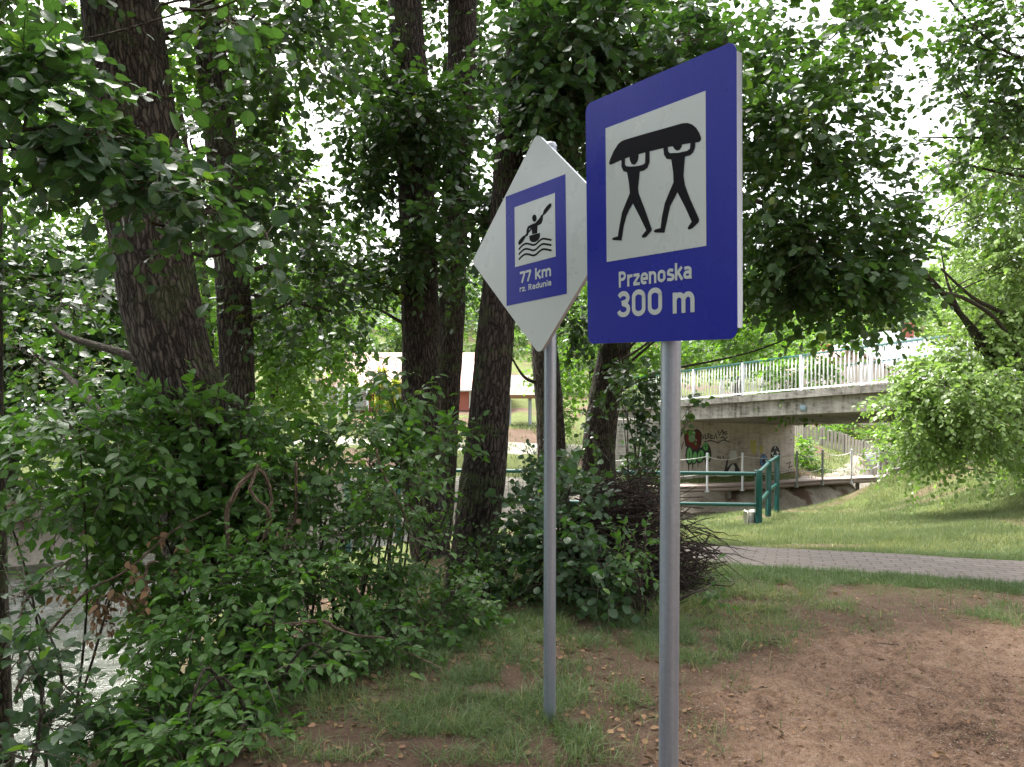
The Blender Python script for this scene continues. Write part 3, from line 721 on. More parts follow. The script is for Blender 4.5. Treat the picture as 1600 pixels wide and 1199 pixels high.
# stroke glyphs, condensed rounded road lettering: x-height .72, cap 1.0, centre lines; stroke s
s_ = 0.19; h_ = s_ / 2
def G(ch):
    x = .74 - h_; w = .42
    def bowl(x0, x1, y0, y1):                                          # superellipse-like closed loop
        r = min(x1 - x0, y1 - y0) / 2 * .98; m = []
        m += arc(x1 - r, y1 - r, r, r, 0, 90, 6) + arc(x0 + r, y1 - r, r, r, 90, 180, 6) + arc(x0 + r, y0 + r, r, r, 180, 270, 6) + arc(x1 - r, y0 + r, r, r, 270, 360, 6)
        return m + [m[0], m[1]]
    t = {
        'P': ([[(h_, 0), (h_, 1)], [(h_, 1 - h_), (.30, 1 - h_)] + arc(.30, .70, .17, .205, 90, -90, 10) + [(.30, .495), (h_, .495)]], .62),
        'R': ([[(h_, 0), (h_, 1)], [(h_, 1 - h_), (.30, 1 - h_)] + arc(.30, .70, .17, .205, 90, -90, 10) + [(.30, .495), (h_, .495)], [(.28, .50), (.50, 0)]], .66),
        'r': ([[(h_, 0), (h_, .74)], [(h_, .52)] + arc(.31, .45, .20, .195, 150, 80, 6) + [(.40, .645)]], .44),
        'z': ([[(.03, x), (.45, x)], [(.44, x - .02), (.05, h_ + .02)], [(.03, h_), (.47, h_)]], .52),
        'e': ([arc(.27, .21, .175, .21 - h_, -40, -90, 4) + arc(.27, .25, .175, .155, -90, -180, 6) + [(.095, .45)] + arc(.27, .47, .175, .175, 180, 0, 10) + [(.445, .36), (.11, .345)]], .56),
        'n': ([[(h_, 0), (h_, .74)], [(h_, .5)] + arc(.28, .45, .17, .195, 150, 90, 4) + arc(.28, .45, .17, .195, 90, 0, 6) + [(.45, 0)]], .59),
        'm': ([[(h_, 0), (h_, .74)], [(h_, .5)] + arc(.26, .45, .15, .195, 150, 90, 4) + arc(.26, .45, .15, .195, 90, 0, 6) + [(.41, 0)], [(.41, .5)] + arc(.575, .45, .15, .195, 150, 90, 4) + arc(.575, .45, .15, .195, 90, 0, 6) + [(.725, 0)]], .87),
        'o': ([bowl(h_, .46, h_, x)], .60),
        's': ([[(.43, x - .03)] + arc(.27, .50, .165, .15, 60, 180, 8) + [(.12, .43), (.26, .375), (.41, .32)] + arc(.27, .24, .175, .155, 0, -120, 8) + [(.05, .11)]], .52),
        'k': ([[(h_, 0), (h_, 1)], [(.12, .34), (.46, .74)], [(.22, .44), (.48, 0)]], .54),
        'a': ([[(.07, x - .01)] + arc(.26, .48, .18, .165, 110, 0, 8) + [(.44, 0)], bowl(.085, .44, h_, .40)], .58),
        'd': ([bowl(h_, .46, h_, x), [(.46, 0), (.46, 1)]], .60),
        'u': ([[(h_, .74), (h_, .3)] + arc(.27, .28, .175, .185, 180, 300, 8) + [(.445, .26)], [(.445, .74), (.445, 0)]], .59),
        'i': ([[(h_, 0), (h_, .74)], [(h_, .84), (h_, 1.0)]], .24),
        '0': ([bowl(h_, .50, h_, 1 - h_)], .64),
        '3': ([arc(.27, .73, .19, .175, 160, 90, 4) + arc(.27, .73, .19, .175, 90, -70, 9) + [(.20, .535)], [(.22, .535)] + arc(.28, .295, .20, .20, 75, -90, 9) + arc(.26, .295, .20, .20, -90, -165, 5)], .60),
        '7': ([[(.02, 1 - h_), (.46, 1 - h_)], [(.45, 1 - h_), (.19, 0)]], .50),
        '.': ([[(h_, 0), (h_, s_)]], .26), ' ': ([], .30)}
    return t[ch]
def text(mb, st, fr, u0, v0, width, height, lift, slope=0.0):
    adv = sum(G(c)[1] for c in st); kx = width / (adv - .06); x = u0; n = 0
    for c in st:
        strokes, a = G(c)
        for si, g in enumerate(strokes):
            g2 = [(x + p[0] * kx, v0 + p[1] * height + slope * (x - u0)) for p in g]
            d = [g2[0]]
            for q_ in g2[1:]:
                if math.hypot(q_[0] - d[-1][0], q_[1] - d[-1][1]) > 1e-5: d.append(q_)
            ribbon(mb, d, s_ * height * .42 + s_ * kx * .42, fr, lift + 0.00012 * (si + 1))
        x += a * kx

def pole(parent, x, y, z0, z1, r, collar=False):
    m_ = MB(); m_.tube([(x, y, z0), (x, y, (z0 + z1) / 2), (x, y, z1)], r, 40, cap=True)
    o = m_.build('pole', M['galv'], parent)
    c = MB(); c.tube([(x, y, z1), (x, y, z1 + .008), (x, y, z1 + .02), (x, y, z1 + .024)], [r * 1.06, r * 1.06, r * .8, r * .2], 32)
    c.build('pole_cap', M['grey_metal'], parent); return o
def clamp(parent, px_, py_, z, r, R_):
    m_ = MB()
    th = np.linspace(0, 2 * PI, 25)
    m_.tube([(px_ + (r + .003) * math.cos(a), py_ + (r + .003) * math.sin(a), z) for a in th], .006, 6, cap=False)
    c = np.array([px_, py_, z]) - R_[:, 1] * (r + .006)
    m_.box(c, (.12, .012, .03), R_, bev=.002)
    for sx in (-.05, .05):
        m_.tube([c + R_[:, 0] * sx, c + R_[:, 0] * sx + R_[:, 1] * .03], .005, 6)
    m_.build('clamp', M['grey_metal'], parent)

# the large portage sign
c1 = np.array([.4307, 2.3438, 2.0604]); R1 = rot(-.96285, .01431, -.0030); F1 = frame(c1, R1); hw1, hh1 = .3107, .400
pc1 = c1 + R1[:, 1] * .062 + R1[:, 0] * .014
t1 = thing('portage_sign', 'large blue rectangular sign with two figures carrying a canoe, on the nearer steel pole', 'sign', (pc1[0], pc1[1], 0))
out1 = round_poly([(-hw1, -hh1), (hw1, -hh1), (hw1, hh1), (-hw1, hh1)], .028)
m_ = MB(); m_.poly(out1, F1, .0022, 0.0); m_.build('sign_plate', M['sign_blue'], t1, smooth=False)
m_ = MB()                                                            # grey folded rim and back stiffeners
for a, b in (((-hw1 + .03, -hh1 + .001), (hw1 - .03, -hh1 + .001)), ((-hw1 + .03, hh1 - .001), (hw1 - .03, hh1 - .001))):
    pa = c1 + R1[:, 0] * a[0] + R1[:, 2] * a[1]; pb = c1 + R1[:, 0] * b[0] + R1[:, 2] * b[1]
    m_.bar(pa + R1[:, 1] * .0095, pb + R1[:, 1] * .0095, .002, .018, up=R1[:, 1], bev=.0004)
for sx in (-1, 1):
    pa = c1 + R1[:, 0] * sx * (hw1 - .001) - R1[:, 2] * (hh1 - .03); pb = c1 + R1[:, 0] * sx * (hw1 - .001) + R1[:, 2] * (hh1 - .028)
    m_.bar(pa + R1[:, 1] * .0115, pb + R1[:, 1] * .0115, .002, .022, up=R1[:, 1], bev=.0004)
m_.build('folded_rim', M['sign_edge'], t1)
m_ = MB()
for v in (-.25, .25):
    pa = c1 + R1[:, 1] * .012 + R1[:, 2] * v - R1[:, 0] * .27; m_.bar(pa, pa + R1[:, 0] * .54, .02, .035, up=R1[:, 2], bev=.002)
m_.build('back_rail', M['grey_metal'], t1)
m_ = MB(); m_.poly(rect(-.2115, -.1352, .2055, .2962), F1, .0007, .0024); m_.build('white_panel', M['sign_white'], t1, smooth=False)
def tr1(L): return [on_plane(930 + x / 4.28, 130 + y / 4.28, F1) for x, y in L]
PL = 0.0034
m_ = MB()
m_.poly(tr1([(98, 536), (108, 505), (130, 455), (160, 408), (185, 388), (210, 379), (300, 352), (420, 318), (520, 290), (590, 270), (625, 268), (655, 279), (680, 300), (702, 335), (714, 368), (712, 385), (700, 396), (650, 402), (560, 416), (460, 436), (350, 462), (240, 492), (180, 515), (112, 547), (102, 545)]), F1, .0006, PL)
m_.build('canoe_symbol', M['sign_black'], t1, smooth=False)
m_ = MB()
m_.poly(tr1([(182, 500), (205, 500), (204, 545), (212, 556), (240, 560), (290, 556), (325, 548), (340, 536), (342, 455), (369, 450), (369, 530), (355, 568), (330, 586), (303, 592), (299, 640), (292, 700), (296, 738), (318, 795), (350, 880), (383, 975), (383, 988), (345, 1030), (322, 1036), (318, 1022), (348, 985), (300, 885), (258, 805), (235, 845), (214, 890), (196, 960), (182, 1054), (125, 1050), (117, 1042), (130, 1034), (158, 1026), (168, 960), (186, 865), (212, 800), (238, 738), (232, 670), (220, 598), (195, 590), (182, 560)]), F1, .0006, PL + .0004)
m_.poly(tr1([(234, 478), (294, 462), (295, 495), (288, 525), (275, 543), (262, 548), (248, 540), (238, 515)]), F1, .0006, PL + .0002)
m_.build('rear_figure_symbol', M['sign_black'], t1, smooth=False)
m_ = MB()
m_.poly(tr1([(462, 430), (490, 424), (493, 458), (506, 470), (560, 468), (620, 455), (640, 440), (644, 400), (675, 395), (674, 430), (660, 465), (640, 484), (606, 493), (600, 560), (596, 620), (606, 685), (640, 775), (678, 860), (700, 912), (698, 930), (652, 974), (630, 980), (624, 968), (652, 928), (610, 835), (556, 730), (530, 780), (506, 825), (490, 900), (468, 1002), (405, 1000), (397, 990), (410, 980), (444, 970), (452, 900), (472, 805), (500, 735), (530, 665), (528, 600), (515, 512), (485, 508), (466, 480)]), F1, .0006, PL + .0004)
m_.poly(tr1([(524, 415), (588, 400), (582, 430), (570, 447), (555, 453), (540, 446), (528, 430)]), F1, .0006, PL + .0002)
m_.build('front_figure_symbol', M['sign_black'], t1, smooth=False)
m_ = MB(); text(m_, 'Przenoska', F1, -.1560, -.2235, .3075, .0505, .0026, .006); m_.build('lettering', M['sign_white'], t1, smooth=False)
m_ = MB(); text(m_, '300 m', F1, -.1640, -.3190, .327, .083, .0026, 0); m_.build('lettering', M['sign_white'], t1, smooth=False)
pole(t1, pc1[0], pc1[1], -.15, 2.40, .0305)
for v in (-.25, .25): clamp(t1, pc1[0], pc1[1], c1[2] + v, .0305, R1)

# the diamond river-trail sign
c2 = np.array([.1026, 3.41, 2.1165]); R2 = rot(-.8895, -.0464, -.0708); F2 = frame(c2, R2); a2 = .492
pc2 = c2 + R2[:, 1] * .058 + R2[:, 0] * .035
t2 = thing('river_trail_sign', 'white diamond sign with blue kayak panel reading 77 km, on the farther steel pole', 'sign', (pc2[0], pc2[1], 0))
du, dv = .021, .003
out2 = round_poly([(-a2 + du, dv), (du, -a2 + dv), (a2 + du, dv), (du, a2 + dv)], .03)
m_ = MB(); m_.poly(out2, F2, .0022, 0.0); m_.build('sign_plate', M['sign_white'], t2, smooth=False)
m_ = MB(); q = np.array(out2); q = np.vstack([q, q[:1]]); q = (q - [du, dv]) * .994 + [du, dv]
o_, U_, V_, N_ = F2; Pq = o_ + q[:, :1] * U_ + q[:, 1:] * V_
n = len(Pq); VV = np.vstack([Pq - N_ * .0005, Pq - N_ * .018]); i = np.arange(n - 1); m_.add(VV, np.stack([i, i + 1, i + 1 + n, i + n], -1))
Pi = o_ + ((q - [du, dv]) * .99 + [du, dv])[:, :1] * U_ + ((q - [du, dv]) * .99 + [du, dv])[:, 1:] * V_
m_.add(np.vstack([Pq - N_ * .018, Pi - N_ * .018]), np.stack([i, i + 1, i + 1 + n, i + n], -1)); m_.add(np.vstack([Pi - N_ * .018, Pi - N_ * .0005]), np.stack([i, i + 1, i + 1 + n, i + n], -1))
m_.build('folded_rim', M['grey_metal'], t2)
m_ = MB(); m_.poly(rect(-.202, -.2478, .202, .2623), F2, .0007, .0024); m_.build('blue_panel', M['sign_blue'], t2, smooth=False)
m_ = MB(); m_.poly(rect(-.1366, -.0785, .1366, .1973), F2, .0007, .0033); m_.build('white_panel', M['sign_white'], t2, smooth=False)
def tr2(L): return [on_plane(780 + x / 5.0, 260 + y / 5.0, F2) for x, y in L]
m_ = MB()
m_.poly(tr2([(263, 405), (268, 388), (279, 379), (291, 382), (298, 398), (298, 418), (290, 432), (279, 436), (268, 427)]), F2, .0006, .0042)
m_.poly(tr2([(218, 548), (220, 500), (228, 475), (245, 462), (262, 455), (270, 450), (300, 443), (318, 420), (332, 385), (346, 378), (346, 420), (336, 448), (318, 460), (306, 464), (303, 525), (265, 532), (260, 490), (246, 484), (238, 495), (236, 520), (228, 545)]), F2, .0006, .0044)
m_.poly(tr2([(240, 547), (262, 538), (326, 522), (324, 555), (310, 580), (285, 594), (262, 594), (246, 580)]), F2, .0006, .0046)
m_.build('kayaker_symbol', M['sign_black'], t2, smooth=False)
m_ = MB()
m_.poly(tr2([(156, 595), (165, 577), (190, 550), (208, 540), (252, 488), (330, 398), (348, 374), (356, 345), (380, 312), (402, 292), (413, 292), (414, 312), (398, 335), (368, 372), (352, 383), (262, 492), (215, 546), (208, 562), (185, 598), (165, 616), (157, 612)]), F2, .0006, .0050)
m_.build('paddle_symbol', M['sign_black'], t2, smooth=False)
for L_ in ([(158, 652), (185, 622), (212, 606), (240, 608), (268, 616), (292, 610), (318, 585), (345, 568), (375, 570), (414, 578)],
           [(158, 691), (185, 662), (212, 647), (240, 650), (268, 658), (292, 651), (318, 627), (345, 609), (375, 611), (414, 618)],
           [(158, 731), (185, 703), (212, 688), (240, 690), (268, 697), (292, 691), (318, 668), (345, 650), (375, 651), (414, 659)]):
    m_ = MB(); ribbon(m_, spline(np.array(tr2(L_)), 34), .0085, F2, .0042); m_.build('wave_symbol', M['sign_black'], t2, smooth=False)
m_ = MB(); text(m_, '77 km', F2, -.1045, -.1570, .212, .050, .0033, 0.0); m_.build('lettering', M['sign_white'], t2, smooth=False)
m_ = MB(); text(m_, 'rz. Radunia', F2, -.1065, -.1975, .213, .0262, .0033, 0.0); m_.build('lettering', M['sign_white'], t2, smooth=False)
pole(t2, pc2[0], pc2[1], -.15, 2.545, .0275)
for v in (-.26, .24): clamp(t2, pc2[0], pc2[1], c2[2] + v, .0275, R2)

# ---------------------------------------------------------------- green pipe railing by the river
tr = thing('pipe_railing', 'dark green two-rail pipe railing running behind the tree trunks to the concrete block', 'railing', tuple(at(1187, 820, 13)))
ztop, zlow = -.31, -.84
A_ = np.array([4.19, 13.0]); B_ = np.array([4.76, 14.2]); C_ = np.array([5.19, 15.0]); Lf = [np.array([2.28, 13.15]), np.array([.45, 13.3]), np.array([-1.1, 13.4]), np.array([-2.0, 13.45]), np.array([-2.9, 13.5])]
for k, p in enumerate([A_, B_, C_] + Lf):
    z0 = min(gz(p[0], p[1]), -1.1) - .05; w = .105 if k == 0 else .09
    m_ = MB(); m_.box((p[0], p[1], (z0 + ztop + .07) / 2), (w, w, ztop + .07 - z0), bev=.008); m_.build('post', M['green_paint'], tr)
def v3(p, z): return np.array([p[0], p[1], z])
def rail(a, b, z, r=.032):
    m_ = MB(); m_.tube([v3(a, z), (v3(a, z) + v3(b, z)) / 2, v3(b, z)], r, 14); m_.build('rail', M['green_paint'], tr)
ch = [A_] + Lf
for z in (ztop, zlow):
    for a, b in zip(ch[:-1], ch[1:]): rail(a, b, z)
    rail(A_, B_, z + .02); rail(B_, C_, z + .03)
m_ = MB()                                                            # wire mesh between the left posts
for z in np.arange(-.78, -.36, .07): m_.tube([v3(Lf[1], z), v3(Lf[4], z)], .004, 4)
for q in np.linspace(0, 1, 40):
    p = Lf[1] * (1 - q) + Lf[4] * q; m_.tube([v3(p, zlow), v3(p, ztop)], .004, 4)
m_.build('wire_mesh', M['green_paint'], tr)
m_ = MB(); m_.box(at(1173, 812, 13.15) + [0, 0, -.06], (.19, .2, .44), rot(.15, 0, 0), bev=.02)
tag(m_.build('concrete_block', M['concrete_block']), 'pale concrete block on the grass at the foot of the green railing', 'block')

# ---------------------------------------------------------------- bridge
dirb = np.array([.463, -.886]); norb = np.array([.886, .463])
L0 = np.array([5.2, 24.0])
def bp(a, w, z): q = L0 + dirb * a + norb * w; return np.array([q[0], q[1], z])
tb = thing('road_bridge', 'grey concrete bridge with a thick slab and white railings crossing the river', 'bridge', (5.2, 24.0, -2.3))
def zb(a): return -.24 + .0995 * a
def slab(name, a0, a1, w0, w1, zt, zbf, zbb, mat, n=14):
    m_ = MB(); A = np.linspace(a0, a1, n); V = []
    for a in A: V += [bp(a, w0, zt(a)), bp(a, w1, zt(a)), bp(a, w1, zbb(a)), bp(a, w0, zbf(a))]
    F = []
    for k in range(n - 1):
        for e in range(4): F.append((4 * k + e, 4 * k + (e + 1) % 4, 4 * k + 4 + (e + 1) % 4, 4 * k + 4 + e))
    F += [(0, 3, 2, 1), (4 * n - 4, 4 * n - 3, 4 * n - 2, 4 * n - 1)]
    m_.add(V, F); return m_.build(name, mat, tb, smooth=False)
slab('deck_slab', -3.6, 13.0, 0.0, 5.0, lambda a: zb(a) + .42, zb, lambda a: zb(a) - .36, M['concrete'])
slab('kerb_beam', -3.6, 13.0, -.16, .30, lambda a: zb(a) + .60, lambda a: zb(a) + .425, lambda a: zb(a) + .425, M['concrete'])
slab('kerb_beam', -3.6, 13.0, 4.75, 5.16, lambda a: zb(a) + .60, lambda a: zb(a) + .425, lambda a: zb(a) + .425, M['concrete'])
slab('carriageway', -3.6, 13.0, .31, 4.74, lambda a: zb(a) + .47, lambda a: zb(a) + .425, lambda a: zb(a) + .425, M['stone_grey'])
# abutment below the deck and its wing wall
W0 = np.array([5.15, 24.65]); W1 = np.array([9.7, 26.3]); wd = nrm(W1 - W0); wn_ = np.array([wd[1], -wd[0]])   # normal to the viewer
def wallbox(name, p0, p1, z0, zt0, zt1, th, mat, par):
    d = nrm(p1 - p0); nb = np.array([-d[1], d[0]]) * th
    P = [p0, p1, p1 + nb, p0 + nb]; zt = [zt0, zt1, zt1, zt0]
    V = [np.array([*q, z0]) for q in P] + [np.array([*q, z]) for q, z in zip(P, zt)]
    m_ = MB(); m_.add(V, [(0, 1, 5, 4), (1, 2, 6, 5), (2, 3, 7, 6), (3, 0, 4, 7), (4, 5, 6, 7), (3, 2, 1, 0)]); return m_.build(name, mat, par, smooth=False)
abut = wallbox('abutment', W0, W1, -3.2, -.26, -.585, 2.2, M['concrete_wall'], tb)
wallbox('wing_wall', np.array([3.35, 24.9]), np.array([5.145, 24.66]), -3.2, -.30, -.26, 1.2, M['concrete'], tb)
m_ = MB()
for k in range(1, 9):
    z = -2.2 + k * .24; m_.bar(np.array([*(W0 + wn_ * .004), z]), np.array([*(W1 + wn_ * .004), z - .0]), .012, .012)
# near abutment on the crest
wallbox('near_abutment', np.array([10.2, 12.9]), np.array([14.3, 15.1]), -1.2, .72, .45, 1.4, M['concrete'], tb)
# graffiti on the abutment
FG = (np.array([*W0, 0.0]) + np.array([*wn_, 0]) * .002, np.array([*wd, 0]), np.array([0, 0, 1.0]), np.array([*wn_, 0]))
def gw(L): return [on_plane(1040 + x / 6.66, 620 + y / 6.66, FG) for x, y in L]
OFF[abut.name] = OFF[tb.name]
def paint(name, polys, mat, lift=.003):
    m_ = MB()
    for k, P in enumerate(polys): m_.poly(gw(P), FG, .002, lift + .0006 * k)
    m_.build(name, mat, abut, smooth=False)
def oval(cx, cy_, rx, ry, n=16, tilt=0, jit=0.0, seed=0):
    rg = np.random.default_rng(seed); o = []
    for i in range(n):
        a = 2 * PI * i / n; k = 1 + jit * (rg.uniform() - .5)
        x, y = rx * math.cos(a) * k, ry * math.sin(a) * k; o.append((cx + x * math.cos(tilt) - y * math.sin(tilt), cy_ + x * math.sin(tilt) + y * math.cos(tilt)))
    return o
heart = [(190, 430), (193, 390), (210, 355), (240, 342), (270, 350), (285, 362), (300, 342), (325, 336), (355, 350), (375, 385), (376, 430), (370, 500), (345, 560), (318, 592), (285, 565), (240, 545), (205, 510)]
paint('graffiti_heart', [heart], M['paint_black'], .003)
paint('graffiti_heart', [[(285 + (x - 285) * .84, 455 + (y - 455) * .84) for x, y in heart]], M['paint_red'], .006)
paint('graffiti_heart_line', [oval(262, 410, 7, 40, tilt=.5), oval(322, 405, 6, 42, tilt=-.4), oval(296, 470, 5, 40, tilt=.1)], M['paint_black'], .009)
paint('graffiti_letters', [oval(245, 610, 42, 100, seed=1, jit=.12), oval(298, 625, 38, 82, tilt=.15), oval(360, 610, 48, 85, tilt=.2), oval(425, 580, 48, 105, tilt=-.15), [(228, 690), (240, 690), (243, 775), (236, 775)], [(272, 700), (286, 700), (281, 760), (276, 760)], [(330, 680), (340, 680), (337, 735), (332, 735)], [(408, 660), (420, 660), (416, 720), (412, 720)]], M['paint_black'], .011)
paint('graffiti_letters', [oval(245, 610, 27, 82), oval(298, 632, 22, 62, tilt=.15), oval(360, 615, 31, 62, tilt=.2), oval(412, 520, 26, 42, tilt=-.1), oval(432, 620, 28, 44, tilt=-.1)], M['paint_green'], .018)
paint('graffiti_letters_line', [oval(244, 612, 4, 40), oval(360, 612, 5, 26), oval(412, 515, 6, 14), oval(436, 620, 6, 18)], M['paint_black'], .023)
paint('graffiti_figure', [[(585, 935), (600, 820), (640, 640), (655, 640), (640, 740), (680, 700), (735, 690), (770, 760), (765, 830), (790, 880), (770, 930), (735, 900), (715, 930), (690, 880), (660, 935), (640, 890), (612, 935)]], M['paint_black'], .003)
paint('graffiti_figure', [[(640, 800), (672, 730), (700, 700), (722, 730), (715, 800), (700, 870), (660, 850)], [(598, 925), (625, 850), (650, 870), (640, 925)], [(668, 925), (680, 880), (700, 885), (702, 925)], oval(700, 610, 40, 52, jit=.2, seed=4)], M['paint_pale'], .006)
paint('graffiti_emblem', [oval(1020, 667, 42, 70)], M['paint_black'], .003)
paint('graffiti_emblem', [oval(1020, 667, 37, 62)], M['paint_blue'], .006)
paint('graffiti_emblem_mark', [[(1020, 622), (1030, 660), (1050, 675), (1030, 685), (1020, 720), (1010, 685), (992, 675), (1010, 660)]], M['paint_black'], .009)
paint('graffiti_star', [oval(1140, 598, 50, 88)], M['paint_black'], .003)
paint('graffiti_star', [[(1138, 505), (1150, 565), (1182, 580), (1160, 612), (1176, 690), (1140, 655), (1100, 690), (1118, 618), (1092, 585), (1126, 572)]], M['paint_pale'], .006)
paint('graffiti_star_mark', [oval(1138, 600, 20, 30), [(1132, 540), (1144, 540), (1160, 640), (1148, 640)], [(1132, 540), (1142, 540), (1124, 645), (1114, 640)]], M['paint_black'], .009)
paint('graffiti_smudge', [oval(915, 520, 38, 75, jit=.5, seed=6, n=22), oval(995, 545, 22, 40, jit=.3, seed=8)], M['paint_yellow'], .002)
def scrawl(L_, w=.035):
    m_ = MB(); ribbon(m_, [FGp for FGp in gw(L_)], w, FG, .003, .001); m_.build('graffiti_tag', M['paint_black'], abut, smooth=False)
for L_ in ([(130, 380), (160, 350), (145, 440), (185, 360)], [(135, 560), (150, 470), (165, 550), (185, 470)], [(385, 400), (395, 440)], [(410, 390), (412, 440), (440, 435)], [(430, 385), (455, 390), (435, 412), (460, 430)], [(470, 385), (470, 435), (500, 430)], [(470, 408), (495, 405)],
           [(505, 440), (520, 385), (535, 440)], [(545, 350), (560, 400), (590, 345)], [(595, 350), (600, 395)], [(600, 372), (640, 365)], [(610, 390), (645, 385)], [(570, 430), (600, 420), (620, 445), (640, 415)], [(400, 470), (470, 455), (540, 480), (600, 450), (660, 470)],
           [(540, 620), (560, 660)], [(565, 620), (570, 655), (590, 650)], [(595, 615), (610, 660)], [(1260, 700), (1300, 680), (1280, 740), (1320, 720)], [(1270, 770), (1300, 800), (1310, 760)]):
    scrawl(L_)
# bridge railings: white vertical bars, green handrail
def bridge_rail(w, name):
    m_ = MB()
    for a in np.arange(-3.5, 12.9, .125):
        m_.box(bp(a, w, zb(a) + .60 + .47), (.032, .012, .84), rot(math.atan2(dirb[1], dirb[0]), 0, 0))
    ob = m_.build('baluster_panel', M['white_metal'], tb)
    m_ = MB(); m_.bar(bp(-3.6, w, zb(-3.6) + 1.52), bp(13, w, zb(13) + 1.52), .055, .05, bev=.006); m_.build('handrail', M['green_paint'], tb)
    m_ = MB(); m_.bar(bp(-3.6, w, zb(-3.6) + .66), bp(13, w, zb(13) + .66), .03, .04, bev=.004); m_.build('bottom_rail', M['white_metal'], tb)
    for a in np.arange(-3.4, 13, 2.05):
        m_ = MB(); m_.box(bp(a, w, zb(a) + .6 + .46), (.07, .07, .93), rot(math.atan2(dirb[1], dirb[0]), 0, 0), bev=.006); m_.build('rail_post', M['white_metal'], tb)
bridge_rail(.02, 'near'); bridge_rail(4.95, 'far')
m_ = MB(); m_.box(bp(4.9, -.012, zb(4.9) + .16), (.2, .02, .16), rot(math.atan2(dirb[1], dirb[0]), 0, 0)); m_.build('number_plate', plain('plate_blue', (.30, .40, .46), .5), tb)

# ---------------------------------------------------------------- riverside walkway with rope rail
WK = [at(930, 765, 21.6), at(1000, 763, 22.2), at(1105, 761, 23.0), at(1160, 759, 23.6), at(1245, 754, 24.55), at(1285, 751, 25.1), at(1330, 749, 25.9), at(1373, 747, 26.6), at(1418, 745, 27.4)]
WK = [np.array(p) for p in WK]
tw = thing('boardwalk', 'narrow timber walkway along the foot of the bridge wall beside the water', 'walkway', tuple(WK[2]))
m_ = MB(); S = spline(np.array(WK), 60); T = nrm(np.gradient(S, axis=0)); Nb = nrm(np.stack([-T[:, 1], T[:, 0], 0 * T[:, 0]], 1))
for k in range(len(S) - 1):
    a = (S[k] + S[k + 1]) / 2 + Nb[k] * .25; m_.box(a, (np.linalg.norm(S[k + 1] - S[k]) * .96, .46, .05), np.stack([T[k], Nb[k], np.cross(T[k], Nb[k])], 1), rnd=(k * .37) % 1)
m_.build('deck_boards', M['plank'], tw, smooth=False)
for off, z in ((.08, -.10), (.42, -.10)):
    m_ = MB(); m_.tube(S + Nb * off + [0, 0, z], .065, 8); m_.build('beam', M['plank'], tw)
for k in range(3, 60, 9):
    m_ = MB(); p = S[k] + Nb[k] * .3; m_.tube([p + [0, 0, -.12], p + [0, 0, -1.3]], .07, 8); m_.build('pile', M['wood_old'], tw)
tp = thing('rope_railing', 'row of slim white posts with sagging white ropes along the walkway edge', 'railing', tuple(WK[2]))
Hs = 1.02
PS = []
for k, p in enumerate(WK):
    q = p + np.array([0, 0, 0]); PS.append(q)
    m_ = MB(); m_.tube([q + [0, 0, -.16], q + [0, 0, Hs]], .035, 10); m_.box(q + [0, .03, -.14], (.14, .05, .06)); m_.build('post', M['grey_metal'] if k in (4, 5) else M['white_metal'], tp)
for k in range(len(PS) - 1):
    for z in (.92, .42):
        t = np.linspace(0, 1, 13)[:, None]; P = PS[k] + (PS[k + 1] - PS[k]) * t; P[:, 2] += z - .11 * 4 * t[:, 0] * (1 - t[:, 0])
        m_ = MB(); m_.tube(P, .012, 6); m_.build('rope', M['rope'], tp)
# grey picket fence on the slope and the white notice
tf = thing('picket_fence', 'tall grey weathered wooden plank fence stepping down the slope beyond the bridge', 'fence', tuple(at(1320, 725, 31)))
FP = [(1238, 652, 690, 34), (1256, 664, 700, 33.2), (1285, 668, 712, 32.4), (1320, 680, 726, 31.4), (1350, 689, 737, 30.4), (1376, 700, 748, 29.6)]
rng = np.random.default_rng(5); m_ = MB()
for a, b in zip(FP[:-1], FP[1:]):
    A0, A1 = at(a[0], a[1], a[3]), at(a[0], a[2], a[3]); B0, B1 = at(b[0], b[1], b[3]), at(b[0], b[2], b[3])
    n = int(np.linalg.norm(B0 - A0) / .17)
    for k in range(n):
        t = (k + .5) / n; tp_, bt = A0 + (B0 - A0) * t, A1 + (B1 - A1) * t; tp_ = tp_ + [0, 0, rng.normal(0, .04)]
        d = nrm((B0 - A0) * [1, 1, 0]); c = (tp_ + bt) / 2 + [0, 0, -.1]; ang = math.atan2(d[1], d[0])
        m_.box(c, (.125, .022, tp_[2] - bt[2] + .2), rot(ang, rng.normal(0, .01), rng.normal(0, .02)), rnd=rng.uniform())
m_.build('pickets', M['wood_old'], tf, smooth=False)
for a in FP:
    A0, A1 = at(a[0], a[1], a[3] + .08), at(a[0], a[2], a[3] + .08); m_ = MB(); m_.tube([A1 + [0, .05, -.3], A0 + [0, .05, .02]], .06, 8); m_.build('post', M['wood_old'], tf)
tg = thing('low_gate', 'low dark slatted gate between the plank fence and the end of the walkway', 'gate', tuple(at(1400, 750, 29)))
m_ = MB()
for k in range(12):
    p = at(1380 + k * 4.2, 735, 28.8 - k * .05); m_.box(p, (.05, .02, 1.0), rnd=.3)
m_.build('slats', M['wood_old'], tg, smooth=False)
m_ = MB(); m_.bar(at(1378, 722, 28.85), at(1430, 722, 28.3), .04, .06); m_.bar(at(1378, 745, 28.85), at(1430, 745, 28.3), .04, .06); m_.build('rail', M['wood_old'], tg)
tn = thing('notice_board', 'small blank white notice board on a thin post by the walkway', 'notice', tuple(at(1361, 752, 27.6)))
m_ = MB(); m_.box(at(1361, 715, 27.6), (.33, .02, .24), rot(-.3, 0, 0), bev=.004); m_.build('board', M['white_metal'], tn)
m_ = MB(); m_.tube([at(1361, 757, 27.65), at(1361, 712, 27.65)], .025, 8); m_.build('post', M['grey_metal'], tn)

